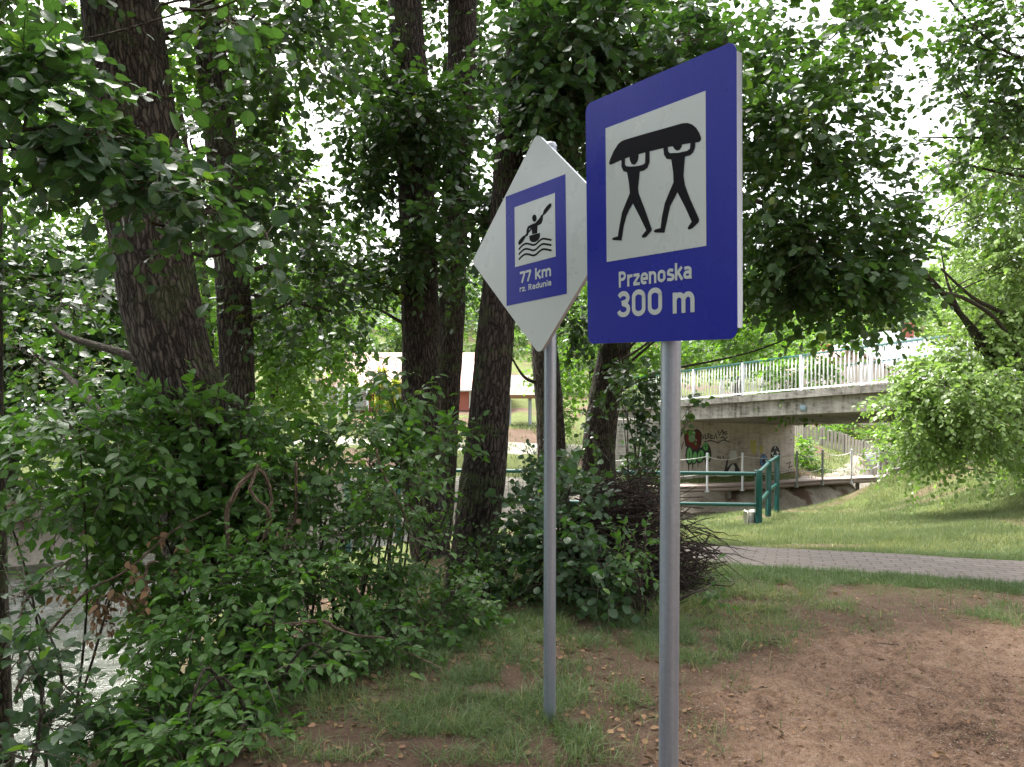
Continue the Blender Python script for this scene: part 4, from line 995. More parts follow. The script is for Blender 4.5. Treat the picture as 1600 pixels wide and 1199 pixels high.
# ---------------------------------------------------------------- houses
def gable_house(name, label, cat, c, yaw, L, Wd, hw, hr, wall, roof, hip=0.0, windows=(), doors=(), chimneys=(), eave=.35):
    """ridge along local x; c = centre at floor level"""
    t = thing(name, label, cat, c); R_ = rot(yaw, 0, 0); c = np.array(c, float)
    X = lambda p: c + R_ @ np.array(p, float)
    l, w = L / 2, Wd / 2
    if hip > 0:
        V = [X(p) for p in [(-l, -w, -.6), (l, -w, -.6), (l, w, -.6), (-l, w, -.6), (-l, -w, hw), (l, -w, hw), (l, w, hw), (-l, w, hw)]]
        F4 = [(0, 1, 5, 4), (1, 2, 6, 5), (2, 3, 7, 6), (3, 0, 4, 7)]; m_ = MB(); m_.add(V, F4)
    else:
        V = [X(p) for p in [(-l, -w, -.6), (l, -w, -.6), (l, w, -.6), (-l, w, -.6), (-l, -w, hw), (l, -w, hw), (l, w, hw), (-l, w, hw), (-l, 0, hw + hr * .98), (l, 0, hw + hr * .98)]]
        m_ = MB(); m_.add(V, [(0, 1, 5, 4), (1, 2, 6, 5), (2, 3, 7, 6), (3, 0, 4, 7)]); m_.F.append(np.array([(4, 8, 7), (5, 6, 9)])); m_.R.append(np.full(2, .5))
    m_.build('wall', wall, t, smooth=False)
    e = eave; sl = hr / w; z0 = hw - e * sl * .6
    r = MB(); th = .12
    a = [(-l - e, -w - e, z0), (l + e, -w - e, z0), (l + e - hip, 0, hw + hr), (-l - e + hip, 0, hw + hr), (l + e, w + e, z0), (-l - e, w + e, z0)]
    for dz in (0, th):
        P = [X((p[0], p[1], p[2] + dz)) for p in a]
        ln = L + 2 * e; sn = math.hypot(w + e, hw + hr - z0)
        uvq = [(0, 0), (ln, 0), (ln - hip, sn), (hip, sn)]
        r.add([P[0], P[1], P[2], P[3]], [(0, 1, 2, 3)], uvq); r.add([P[4], P[5], P[3], P[2]], [(0, 1, 2, 3)], uvq)
        if hip > 0:
            r.add([P[1], P[4], P[2]], [(0, 1, 2)], [(0, 0), (Wd, 0), (Wd / 2, sn)]); r.add([P[5], P[0], P[3]], [(0, 1, 2)], [(0, 0), (Wd, 0), (Wd / 2, sn)])
    for i_, j_ in ((0, 1), (1, 4), (4, 5), (5, 0)) if hip > 0 else ((0, 1), (4, 5), (1, 2), (2, 4), (5, 3), (3, 0)):
        p, q = a[i_], a[j_]; r.add([X(p), X(q), X((q[0], q[1], q[2] + th)), X((p[0], p[1], p[2] + th))], [(0, 1, 2, 3)])
    ro = r.build('roof', roof, t, smooth=False)
    g = MB(); g.tube([X((-l - e, -w - e - .05, z0 + .02)), X((l + e, -w - e - .05, z0 + .02))], .06, 8); g.build('gutter', M['white_metal'], t)
    for (x, y, sx, h) in chimneys:
        k = MB(); k.box(X((x, y, hw + hr * .5 + h / 2)), (sx, sx, h + hr), R_, bev=.02); k.box(X((x, y, hw + hr + h)), (sx + .12, sx + .12, .1), R_, bev=.02); k.build('chimney', M['brick_red'], ro)
    for (x, z, ww, hh) in windows:
        fm = MB(); fc = X((x, -w - .02, z))
        for dx, dz, a_, b_ in ((0, hh / 2, ww + .1, .08), (0, -hh / 2, ww + .1, .08), (-ww / 2, 0, .08, hh), (ww / 2, 0, .08, hh), (0, 0, .05, hh - .09)):
            fm.box(X((x + dx, -w - .03, z + dz)), (a_, .06, b_) if b_ != hh else (a_, .056, b_ - .082), R_)
        fo = fm.build('window', M['white_metal'], t, smooth=False)
        pn = MB(); pn.box(X((x, -w - .012, z)), (ww - .05, .02, hh - .05), R_); pn.build('pane', M['glass'], fo, smooth=False)
    for (x, ww, hh) in doors:
        dm = MB(); dm.box(X((x, -w - .03, hh / 2)), (ww, .06, hh), R_, bev=.01); dm.build('door', M['white_render'] if 'white_render' in M else M['wall_white'], t)
    return t
gable_house('cottage', 'low red-walled cottage with a pinkish tiled roof seen between the trunks across the river', 'house', (-4.9, 40.5, -.95), .0, 8.6, 6.2, 1.25, 1.65, M['wall_red'], M['roof_tile'], hip=0,
            windows=[(-3, .7, .8, .7), (-1, .7, .8, .7), (1.6, .7, .8, .7), (3.2, .7, .7, .75)], doors=[(.3, .8, 1.15)], chimneys=[(1.4, 0, .5, .35)])
gable_house('villa', 'house with a pale grey hipped roof and tall brick chimney behind the bridge railing', 'house', (22.3, 46, -.95), -.1, 6.2, 6.4, 2.9, 1.35, M['wall_white'], M['roof_pale'], hip=2.6,
            windows=[(-1.8, 1.8, .9, 1.1), (0, 1.8, .9, 1.1), (1.8, 1.8, .9, 1.1)], chimneys=[(1.0, -.8, .5, .5)])
gable_house('gabled_house', 'pinkish gabled house with white trim seen through the bridge railing', 'house', (17.2, 41, -1.0), PI / 2 - .15, 6, 4.6, 1.9, 1.25, M['wall_pink'], M['roof_tile'],
            windows=[], chimneys=[(1.6, 0, .45, .35)])
gable_house('long_shed', 'long low building with a pale sheet roof behind the bridge', 'building', (24.2, 39, -1.0), -.22, 10, 5, 1.6, 1.1, M['wall_white'], M['roof_pale'],
            windows=[(-3, .9, .9, .8), (-1, .9, .9, .8), (1, .9, .9, .8), (3, .9, .9, .8)])
# open shelter with slatted roof
ts = thing('garden_shelter', 'small open shelter with a grey slatted roof between two trunks across the river', 'shelter', tuple(at(820, 680, 33)))
m_ = MB()
for k in range(12):
    m_.box(at(820, 588 + k * 2.6, 33.6 - k * .16), (1.9, .17, .03), rot(0, .35, 0), rnd=(k * .41) % 1)
m_.build('roof', M['wood_old'], ts, smooth=False)
m_ = MB(); m_.box(at(820, 620, 31.7), (1.95, .06, .16)); m_.build('fascia', plain('shelter_fascia', (.30, .16, .09), .8), ts, smooth=False)
for x_ in (796, 828, 846):
    m_ = MB(); p = at(x_, 622, 31.8); q = at(x_, 690, 31.8); m_.box((p + q) / 2, (.14, .14, p[2] - q[2]), bev=.01); m_.build('post', M['grey_metal'], ts)
# polytunnel far left
tt = thing('polytunnel', 'white plastic greenhouse tunnel in the sunlit garden across the river', 'greenhouse', (-20.5, 32, -1.0))
m_ = MB(); th = np.linspace(0, PI, 21); xs = np.linspace(-3.2, 3.2, 12)
V = [(-20.5 + x, 32 + 1.7 * math.cos(a), -1.0 + 1.35 * math.sin(a)) for x in xs for a in th]
i = np.arange(11)[:, None] * 21; j = np.arange(20)[None]; m_.add(V, np.stack([i + j, i + j + 1, i + j + 22, i + j + 21], -1).reshape(-1, 4))
for x in (-3.2, 3.2):
    W = [(-20.5 + x, 32 + 1.7 * math.cos(a), -1.0 + 1.35 * math.sin(a)) for a in th]; m_.add(W + [(-20.5 + x, 32, -1)], [(k, k + 1, 21) for k in range(20)])
m_.build('cover', M['film'], tt)
m_ = MB()
for x in xs[::2]: m_.tube([(-20.5 + x, 32 + 1.72 * math.cos(a), -1.0 + 1.37 * math.sin(a)) for a in th], .025, 6)
m_.build('hoops', M['grey_metal'], tt)
# utility pole, garden panel fence
tu = thing('utility_pole', 'pale concrete utility pole with wires beside the cottage roof', 'utility pole', tuple(at(530, 705, 30)))
m_ = MB(); m_.tube([at(530, 712, 30), at(533, 600, 30), at(537, 470, 30)], [.10, .08, .06], 10); m_.build('pole', M['concrete_block'], tu)
for k in range(3):
    m_ = MB(); a = at(537, 478 + 6 * k, 30); b = a + np.array([22, 6, .3]); t = np.linspace(0, 1, 16)[:, None]; P = a + (b - a) * t; P[:, 2] -= 1.2 * 4 * (t * (1 - t))[:, 0] * .5; m_.tube(P, .012, 4); m_.build('wire', M['black_plastic'], tu)
tfe = thing('panel_fence', 'grey slatted metal fence panels with white posts in front of the cottage', 'fence', tuple(at(530, 650, 33)))
for x0, x1, k in ((490, 512, 0), (514, 527, 1), (548, 572, 2), (640, 700, 3)):
    m_ = MB()
    for z in np.arange(606, 642, 3.4):
        m_.bar(at(x0, z, 33), at(x1, z, 33), .02, .06)
    m_.build('panel', M['grey_metal'], tfe, smooth=False)
for x0 in (512.8, 528.5, 546, 574):
    m_ = MB(); m_.box((at(x0, 600, 33) + at(x0, 652, 33)) / 2, (.09, .09, 1.45), bev=.01); m_.build('post', M['white_metal'], tfe)

# ---------------------------------------------------------------- trees
def tree(name, label, trunk_pts, base, seed, bark='bark', leaf='leaf_mid', blobs=(), limbs=(), tmpl=LEAF_MID, size=.07, L=.42, m=9, group=None, cat='tree',
         sides=72, rows=240, amp=.03, forks=(), world_pts=None, upn=.8, spread=.9, droop=.25, stems=True, burl=True, rmax=.09, reach=True, mult=1.0):
    """blobs: (px,py,d,rx,ry,rd,n) ; limbs: explicit list of [(px,py,d,w)...]"""
    rng = np.random.default_rng(seed)
    t = thing(name, label, cat, base, group)
    if world_pts is not None:
        Q = spline(np.array(world_pts, float), rows); tm = MB(); tm.tube(Q[:, :3], Q[:, 3], sides, disp=bark_disp(seed, amp))
    else: tm, Q = trunk_mb(trunk_pts, seed, sides, rows, amp)
    tm.build('trunk', M[bark], t)
    for lb in limbs:
        P = np.array([at(a, b, d) for a, b, d, w in lb]); R = np.array([w * d / 2400.0 for a, b, d, w in lb])
        S = spline(np.hstack([P, R[:, None]]), 30); lm = MB(); lm.tube(S[:, :3], S[:, 3], 14, disp=bark_disp(seed + 3, .05)); lm.build('limb', M['bark_small'], t)
    lf = MB(); st = MB(); brn = MB()
    for bl in blobs:
        if len(bl) == 7: c, r = px_blob(*bl[:6]); n = bl[6]
        else: c, r = np.array(bl[0], float), np.array(bl[1], float); n = bl[2]
        # parent point: trunk point somewhat lower
        zt = c[2] - 0.35 * np.linalg.norm((Q[:, :2] - c[:2]), axis=1)
        k = int(np.argmin(np.abs(Q[:, 2] - np.clip(zt, Q[:, 2].min(), Q[:, 2].max())) + 0.02 * np.linalg.norm(Q[:, :3] - c, axis=1)))
        a = Q[k, :3]; dist = np.linalg.norm(c - a)
        r0 = min(Q[k, 3] * .5, .018 + .013 * dist, rmax)
        n = int(n * mult)
        if dist > .4 and reach: branch_to(rng, brn, a, c, r0, .006, 7, .05, 14, .05)
        cc = fill_blob(rng, lf, st, c, r, n, L, m, size, tmpl, stems=stems, upn=upn, spread=spread, droop=droop)
        for q in cc[:max(3, len(cc) // 2)]: branch_to(rng, brn, c + (a - c) * rng.uniform(0, .35) * min(1, .8 / dist), q, .009, .003, 4, .02, 6, .08)
    if brn.V: brn.build('branches', M['bark_small'], t)
    if lf.V:
        cr = lf.build('crown', M[leaf], t)
        if st.V: st.build('twigs', M['bark_small'], cr)
    return t

# --- near trunks on the bank ---
tree('alder_tree', 'thick ridged brown trunk leaning left, broadest of the left pair, foliage at its foot',
     [(350, 880, 5.3, 175), (318, 740, 5.3, 138), (281, 600, 5.2, 118), (252, 480, 5.2, 118), (232, 360, 5.2, 122), (213, 200, 5.2, 125), (190, 20, 5.2, 120), (165, -200, 5.3, 112), (140, -480, 5.5, 100), (120, -800, 5.9, 75), (115, -1200, 6.4, 40)],
     (-2.0, 5.3, -.6), 11, 'bark', 'leaf_mid', sides=150, rows=620, amp=.045, size=.086, mult=1.2,
     blobs=[(430, 40, 5.6, 110, 90, .8, 150), (60, -60, 5.0, 160, 90, .9, 160), (330, 230, 6.0, 60, 90, .5, 70), (420, 330, 6.3, 80, 80, .6, 80), (100, 470, 6.5, 150, 60, .7, 110), (60, 560, 7.5, 110, 60, .7, 110)])
tree('alder_tree', 'slimmer ridged trunk standing just right of the thick leaning trunk, leafy top',
     [(372, 860, 7, 62), (371, 760, 7, 57), (371, 600, 7, 54), (366, 480, 7, 53), (353, 300, 7, 50), (332, 110, 7, 50), (318, 0, 7, 46), (300, -200, 7, 44), (280, -500, 7.2, 36), (270, -900, 7.5, 20)],
     (-2.5, 7, -.9), 12, 'bark', 'leaf_mid', sides=90, rows=420, amp=.045, size=.094, mult=1.35,
     limbs=[[(375, 310, 7, 12), (400, 270, 7.2, 8), (440, 240, 7.4, 5), (480, 235, 7.8, 3)], [(372, 470, 7, 10), (420, 462, 7.2, 6), (500, 485, 7.6, 3)]],
     blobs=[(300, 60, 7.2, 90, 90, .8, 120), (440, 160, 7.6, 60, 90, .7, 80), (480, 470, 7.5, 80, 60, .6, 90), (510, 390, 7.9, 50, 60, .6, 60)])
tree('alder_tree', 'dark straight trunk with leafy sprays across it, in the middle of the clump',
     [(674, 880, 8.4, 62), (668, 820, 8.4, 66), (661, 740, 8.5, 70), (659, 600, 8.5, 64), (656, 480, 8.5, 62), (650, 300, 8.5, 57), (642, 150, 8.5, 56), (632, 0, 8.5, 52), (620, -250, 8.6, 48), (610, -600, 8.8, 34), (600, -1000, 9, 18)],
     (-.9, 8.4, -.6), 13, 'bark_dark', 'leaf_mid', sides=90, rows=420, amp=.05, size=.098, mult=1.35,
     limbs=[[(640, 470, 8.5, 10), (560, 420, 8.2, 5), (500, 400, 8.2, 3)]],
     blobs=[(640, 170, 7.8, 70, 60, .5, 150), (600, 300, 8.2, 50, 120, .5, 130), (570, 150, 8.4, 40, 130, .6, 80), (700, 400, 8.0, 60, 50, .4, 70), (560, 480, 8.6, 50, 50, .5, 50), (520, 20, 8.8, 60, 50, .6, 60)])
tree('alder_tree', 'narrow black-brown trunk directly behind the middle trunk, spreading apart from it upwards',
     [(684, 840, 9.1, 44), (690, 760, 9.1, 44), (697, 640, 9.1, 42), (706, 480, 9.1, 40), (712, 300, 9.1, 41), (720, 150, 9.1, 44), (723, 0, 9.1, 46), (728, -250, 9.2, 42), (735, -600, 9.4, 30), (740, -1000, 9.6, 15)],
     (-.85, 9.1, -.7), 14, 'bark_dark', 'leaf_mid', sides=64, rows=300, amp=.05, size=.1, mult=1.5,
     blobs=[(690, 60, 9.4, 40, 90, .5, 60), (700, 220, 8.9, 45, 60, .4, 80), (760, 60, 9.6, 40, 80, .5, 80), (690, 400, 9.4, 45, 60, .4, 45)])
tree('alder_tree', 'dark trunk leaning right, rising from the brush behind the diamond sign pole',
     [(728, 945, 6.8, 92), (735, 890, 6.8, 78), (750, 780, 6.8, 74), (760, 700, 6.8, 69), (768, 600, 6.8, 64), (778, 480, 6.8, 58), (790, 350, 6.8, 52), (797, 200, 6.8, 42), (806, 100, 6.8, 38), (818, 0, 6.8, 34), (840, -250, 6.9, 30), (860, -600, 7.1, 22), (870, -900, 7.3, 12)],
     (-.4, 6.8, -.45), 15, 'bark_dark', 'leaf_near', sides=110, rows=460, amp=.05, size=.088, tmpl=LEAF_NEAR, mult=1.4,
     limbs=[[(800, 180, 6.8, 14), (860, 120, 6.6, 8), (930, 90, 6.2, 4)], [(786, 380, 6.8, 9), (850, 300, 6.5, 5), (890, 250, 6.2, 3)]],
     blobs=[(875, 100, 6.4, 55, 100, .5, 130), (880, 210, 6.6, 60, 60, .4, 110), (900, 50, 6.2, 90, 70, .5, 130), (830, 300, 7.2, 30, 70, .3, 40), (1010, 70, 6.4, 110, 70, .5, 150), (740, 340, 7.2, 40, 40, .3, 40)])
tree('alder_tree', 'short-looking thin brown trunk half hidden by the diamond sign pole',
     [(864, 800, 11, 50), (862, 720, 11, 46), (859, 640, 11, 44), (852, 560, 11, 43), (845, 450, 11, 41), (840, 300, 11, 38), (836, 150, 11, 36), (830, -100, 11.2, 32), (825, -400, 11.5, 20)],
     (.57, 11, -.9), 16, 'bark', 'leaf_mid', sides=60, rows=260, amp=.05, size=.11, mult=1.4,
     limbs=[[(845, 600, 11, 8), (820, 590, 10.8, 5), (800, 560, 10.6, 3)]],
     blobs=[(870, 330, 10.8, 60, 80, .7, 90), (780, 180, 11.2, 60, 90, .7, 60), (890, 130, 11.2, 80, 90, .8, 110), (890, 480, 10.6, 40, 50, .5, 50)])
tree('alder_tree', 'ivy-dotted leaning trunk right of the signs with a dense dark crown above the bridge',
     [(930, 830, 11, 62), (936, 760, 11, 58), (936, 700, 11, 54), (946, 620, 11, 50), (961, 540, 11, 49), (975, 450, 11, 47), (988, 330, 11, 44), (1000, 180, 10.9, 40), (1015, 0, 10.8, 36), (1030, -300, 10.8, 30), (1040, -700, 11, 16)],
     (1.25, 11, -.9), 17, 'bark_dark', 'leaf_soft', sides=84, rows=320, amp=.05, size=.112, L=.5, rmax=.022, mult=1.1,
     limbs=[[(990, 330, 11, 16), (1100, 300, 10.2, 11), (1220, 330, 9.6, 7), (1330, 420, 9.0, 4)], [(1000, 200, 11, 14), (1130, 120, 10, 10), (1260, 130, 9.4, 6), (1380, 190, 9, 3)]],
     blobs=[(1210, 330, 8.6, 110, 110, .9, 300), (1300, 400, 8.2, 90, 80, .7, 230), (1240, 180, 8.4, 110, 90, .8, 230), (1345, 430, 8.4, 50, 50, .5, 80), (1210, 430, 8.6, 80, 50, .6, 130),
            (1150, 60, 8.8, 120, 80, .8, 210), (1300, 60, 8.8, 90, 70, .7, 130), (1000, 120, 9.6, 110, 90, .9, 150), (1350, 300, 8.8, 50, 50, .5, 70), (920, 320, 9.8, 50, 90, .6, 90), (1330, 475, 8.4, 60, 24, .4, 40)])
# --- overhanging hazel/alder branches close to the camera: tree standing left of the frame ---
tree('alder_tree', 'overhanging branches of large dark green leaves crossing in front of the thick left trunk',
     None, (-3.0, 2.6, -.5), 18, 'bark', 'leaf_near', tmpl=LEAF_NEAR, size=.074, L=.32, m=8, sides=40, rows=120, rmax=.005, droop=.35, reach=False, mult=1.25, world_pts=[(-3.1, 2.4, -1.2, .16), (-3.0, 2.6, 0, .13), (-3.0, 2.7, 2, .11), (-3.1, 2.8, 4, .08), (-3.3, 2.9, 6, .04)],
     limbs=[[(-480, 60, 3.0, 16), (-200, 60, 3.1, 12), (20, 150, 3.15, 7), (130, 205, 3.2, 5), (250, 262, 3.25, 4), (400, 345, 3.4, 2)], [(-200, 60, 3.1, 7), (-40, 190, 3.15, 5), (60, 235, 3.2, 4), (170, 262, 3.25, 3)], [(-300, 20, 3.2, 6), (60, 70, 3.4, 4), (330, 5, 3.6, 3)]],
     blobs=[(30, 150, 3.1, 80, 50, .3, 36), (110, 185, 3.1, 80, 40, .3, 34), (60, 240, 3.2, 90, 35, .3, 30), (180, 240, 3.2, 70, 35, .25, 26), (270, 285, 3.2, 60, 30, .22, 20), (340, 320, 3.3, 45, 25, .2, 14), (400, 370, 3.4, 25, 25, .15, 6), (60, 110, 3.4, 70, 30, .3, 18), (340, 5, 3.6, 90, 24, .3, 14)])

# unseen second tier of foliage overhead, on trunks of its own, added for shade
def canopy(name, label, base, trunk, seed, cs, leaf='leaf_mid'):
    rng = np.random.default_rng(seed); t = thing(name, label, 'tree', base)
    Q = spline(np.array(trunk, float), 80); m_ = MB(); m_.tube(Q[:, :3], Q[:, 3], 30, disp=bark_disp(seed, .04)); m_.build('trunk', M['bark_dark'], t)
    lf = MB(); br = MB()
    for (x, y, z, rx, ry, rz, n) in cs:
        c = np.array([x, y, z], float); k = int(np.argmin(np.abs(Q[:, 2] - (z - 1.2)))); branch_to(rng, br, Q[k, :3], c, .05, .01, 6, .04, 10)
        cc = fill_blob(rng, lf, None, c, np.array([rx, ry, rz]), n, .6, 9, .13, LEAF_MID, stems=False)
        for q in cc[:10]: branch_to(rng, br, c, q, .012, .004, 4, .02, 5)
    br.build('branches', M['bark_small'], t); lf.build('crown', M[leaf], t); return t
canopy('alder_tree', 'unseen tall tree behind the viewer, added so its crown shades the sandy clearing', (-.8, -3.2, 0), [(-.8, -3.2, -.2, .26), (-.8, -3.1, 3, .22), (-.5, -2.8, 7, .14), (-.3, -2.4, 10, .05)], 31,
       [(-1.5, -.5, 6.8, 3, 2.5, 1.2, 330), (1.5, -1, 7.0, 2.6, 2.6, 1.2, 320), (-1, 2.2, 7.2, 3, 2, 1.2, 360), (2.6, 2.0, 7.4, 2.4, 2.2, 1.2, 230), (0, -4, 7, 4, 2, 1.5, 200)])
canopy('alder_tree', 'unseen bank tree with leafy top arching over the signs, added for shade', (-4.3, 6.2, -2.2), [(-4.3, 6.2, -2.6, .2), (-4.3, 6.2, 2, .18), (-4, 6, 6, .12), (-3.8, 6, 9, .04)], 32,
       [(-3, 6.2, 7.4, 2.5, 2.2, 1.2, 260), (0, 6.5, 7.6, 2.5, 2.2, 1.3, 260), (2.6, 7, 8, 2.2, 2.2, 1.2, 160), (-1.5, 9.5, 8.6, 3, 2, 1.4, 200), (-6, 8, 6.5, 2, 2, 1.5, 160)])

for k, (lab, b, cs) in enumerate([('unseen low-crowned tree beside the viewer at the left bank, added to shade the signs', (-3.3, -.9), [(-3.9, -.6, 3, 1.5, 1.5, 2, 420), (-3.2, .6, 4.6, 1.5, 1.3, 1.4, 240)]),
        ('unseen thick-leaved tree behind the viewer at the left, added to shade the signs', (-2.9, -3.4), [(-3.2, -2.8, 2.6, 1.6, 1.6, 2, 420), (-2.2, -4.6, 3.4, 1.8, 1.6, 2.2, 380)]),
        ('unseen bushy tree behind the viewer in the middle, added for shade', (.4, -5.6), [(.4, -5.2, 2.6, 2, 1.5, 2.2, 420)]), ('unseen tree behind the viewer at the right, added for shade', (4.6, -3.6), [(4.4, -3, 3.6, 1.8, 1.8, 2, 300), (4.0, -1.0, 7.2, 2.2, 2.2, 1.2, 220)])]):
    canopy('alder_tree', lab, (b[0], b[1], gz(*b)), [(b[0], b[1], -1.2, .2), (b[0], b[1], 2, .16), (b[0] + .2, b[1], 4.5, .1), (b[0] + .2, b[1], 7, .04)], 200 + k, cs)  # unseen trees added around the viewer to darken sign faces and bush fronts
# --- right bank willow-like tree and the overhead right crown ---
tree('willow_tree', 'pale green drooping tree leaning in over the bridge from the right edge',
     None, (10.2, 13.2, -.1), 21, 'bark_dark', 'leaf_pale', tmpl=LEAF_MID, size=.085, L=.5, m=11, droop=.55, upn=.6, spread=.8, sides=48, rows=160, mult=1.35, rmax=.015,
     world_pts=[(*at(1650, 760, 12.6), .06), (*at(1608, 690, 12.4), .085), (*at(1580, 600, 12.2), .072), (*at(1540, 545, 12.1), .10), (*at(1500, 490, 12), .045), (*at(1440, 425, 11.8), .05), (*at(1385, 390, 11.6), .025)],
     limbs=[[(1595, 660, 12.3, 12), (1600, 590, 12, 9), (1565, 510, 11.8, 7), (1510, 468, 11.6, 6), (1450, 455, 11.4, 4), (1385, 458, 11.3, 3)], [(1620, 560, 12.2, 12), (1580, 500, 12, 9), (1520, 465, 11.8, 6), (1470, 420, 11.6, 3)],
            [(1500, 490, 12, 7), (1480, 440, 12, 4), (1470, 390, 12.1, 2)]],
     blobs=[(1490, 600, 11.6, 60, 40, .6, 170), (1540, 640, 11.4, 80, 50, .7, 200), (1440, 650, 11.8, 50, 50, .5, 130), (1580, 560, 12.4, 60, 60, .7, 160), (1500, 690, 11.9, 60, 30, .5, 90), (1570, 700, 12.2, 40, 25, .4, 60),
            (1560, 420, 12.6, 70, 60, .8, 170), (1590, 310, 12.8, 70, 80, .8, 190), (1520, 545, 12.2, 40, 36, .5, 90), (1570, 500, 12.4, 50, 40, .6, 80), (1410, 640, 12, 24, 50, .4, 60), (1430, 710, 12.4, 30, 24, .4, 40), (1530, 350, 13, 50, 50, .6, 90), (1600, 480, 12.8, 40, 50, .6, 100), (1520, 250, 13.2, 50, 50, .6, 80), (1590, 200, 13, 50, 60, .7, 110), (1550, 490, 12.4, 50, 40, .6, 90), (1620, 250, 12.8, 60, 90, .7, 120), (1460, 590, 12.2, 30, 24, .4, 50), (1640, 400, 12.4, 60, 150, .8, 120)])
tree('oak_tree', 'dark leafy boughs reaching in at the upper right corner above the pale tree',
     None, (9.0, 8.0, -.2), 22, 'bark_dark', 'leaf_soft', size=.085, L=.45, m=9, sides=40, rows=120,
     world_pts=[(9.0, 8.0, -.3, .3), (8.9, 8.1, 2, .26), (8.6, 8.2, 4.5, .2), (8.3, 8.2, 7.5, .1)],
     limbs=[[(1900, 200, 8.1, 18), (1750, 130, 8.1, 11), (1600, 92, 8.2, 6), (1545, 62, 8.2, 4), (1500, 20, 8.3, 4), (1470, -20, 8.3, 3)]],
     blobs=[(1560, 60, 8.2, 60, 60, .6, 90), (1500, 150, 8.4, 80, 50, .5, 120), (1440, 215, 8.6, 35, 30, .3, 30), (1580, 180, 8.3, 50, 50, .5, 70), (1480, 250, 8.6, 30, 25, .3, 20), (1560, 260, 8.6, 50, 50, .5, 60), (1590, 20, 8.2, 50, 60, .5, 60), (1490, 60, 8.4, 30, 30, .4, 20), (1700, 100, 8.2, 90, 150, .7, 120)])
# yellow-green bough hanging in front of the bridge

# --- across the river ---
far_specs = [
 ('large tree with spreading dark boughs at the left edge of the far bank', (-11.9, 18.2), 9.5, 'leaf_mid', 'bark_dark',
   [(60, 500, 17, 130, 60, 1.5, 200), (150, 560, 17.5, 110, 50, 1.2, 170), (20, 420, 17, 90, 60, 1.2, 110), (180, 440, 18, 90, 60, 1.3, 130), (40, 640, 17, 50, 30, .8, 50), (150, 640, 17.4, 80, 26, .9, 80)], [(0, 760, 17.5, 52), (6, 660, 17.5, 44), (4, 580, 17.5, 40), (-14, 480, 17.6, 36), (-20, 300, 17.8, 30), (0, 150, 18, 16)]),
 ('bright green maple filling the gap between the leaning trunk and the slimmer one', (-8.5, 21.5), 10, 'leaf_lime', 'bark_small',
   [(300, 420, 21, 80, 120, 1.6, 200), (110, 330, 21, 140, 90, 1.8, 240), (100, 120, 22, 150, 110, 2, 230), (290, 200, 21, 70, 100, 1.5, 130), (310, 590, 21, 50, 60, 1, 70), (60, 230, 22, 90, 60, 1.4, 90)], [(330, 720, 21.5, 16), (325, 500, 21.5, 14), (300, 300, 21.5, 11), (270, 100, 21.5, 7)]),
 ('bright green tree with layered foliage right of the slimmer trunk', (-6.2, 24), 8.5, 'leaf_lime', 'bark_small',
   [(430, 480, 23, 70, 90, 1.5, 200), (470, 570, 22.5, 70, 50, 1.2, 150), (420, 300, 24, 60, 90, 1.4, 150), (410, 200, 24, 50, 70, 1.2, 70), (500, 500, 23.5, 50, 60, 1.0, 90), (440, 640, 22, 60, 30, .8, 70)], [(430, 700, 23.5, 14), (425, 500, 23.5, 12), (415, 300, 23.5, 8)]),
 ('feathery tree standing behind the middle trunks, paler against the sky', (-2.6, 27), 8.5, 'leaf_mid', 'bark_small',
   [(560, 400, 26, 50, 60, 1.3, 80), (590, 230, 26, 50, 80, 1.4, 90), (560, 90, 27, 60, 70, 1.5, 90), (740, 420, 27, 40, 60, 1.2, 60), (770, 130, 27, 40, 70, 1.2, 70), (680, 480, 27, 30, 40, .9, 40)], [(688, 700, 27, 12), (680, 500, 27, 10), (660, 300, 27, 7), (640, 120, 27, 4)]),
 ('green tree behind the diamond sign and the road end of the bridge', (3.0, 30), 7.5, 'leaf_lime', 'bark_small',
   [(900, 560, 28, 60, 70, 1.5, 120), (1000, 520, 28, 60, 60, 1.4, 110), (900, 420, 29, 60, 70, 1.5, 110), (1010, 600, 27, 50, 40, 1, 70), (880, 640, 28, 25, 30, .8, 24)], [(925, 700, 29, 12), (925, 560, 29, 10), (930, 420, 29, 6)]),
 ('leafy tree whose lower boughs brush the top of the bridge railing', (8.4, 30.5), 7, 'leaf_lime', 'bark_small',
   [(1110, 545, 27, 60, 26, 1.2, 70), (1185, 540, 24, 60, 34, 1.2, 90), (1235, 600, 21, 26, 38, .6, 46), (1250, 560, 22, 40, 30, .8, 40), (1150, 480, 24, 80, 40, 1.3, 90), (1310, 505, 22, 40, 22, .8, 30)], [(1150, 700, 30, 10), (1150, 590, 29, 9), (1170, 500, 26, 7), (1190, 450, 23, 5)]),
]
for k, (lab, b, h, leaf, bark, blobs, tp_) in enumerate(far_specs):
    tree('deciduous_tree', lab, tp_, (b[0], b[1], gz(*b)), 40 + k, bark, leaf, size=.172, L=.7, m=9, sides=30, rows=90, amp=.05,
         blobs=[bb[:6] + (int(bb[6] * 2.3),) for bb in blobs], stems=False, group='trees on the far bank')

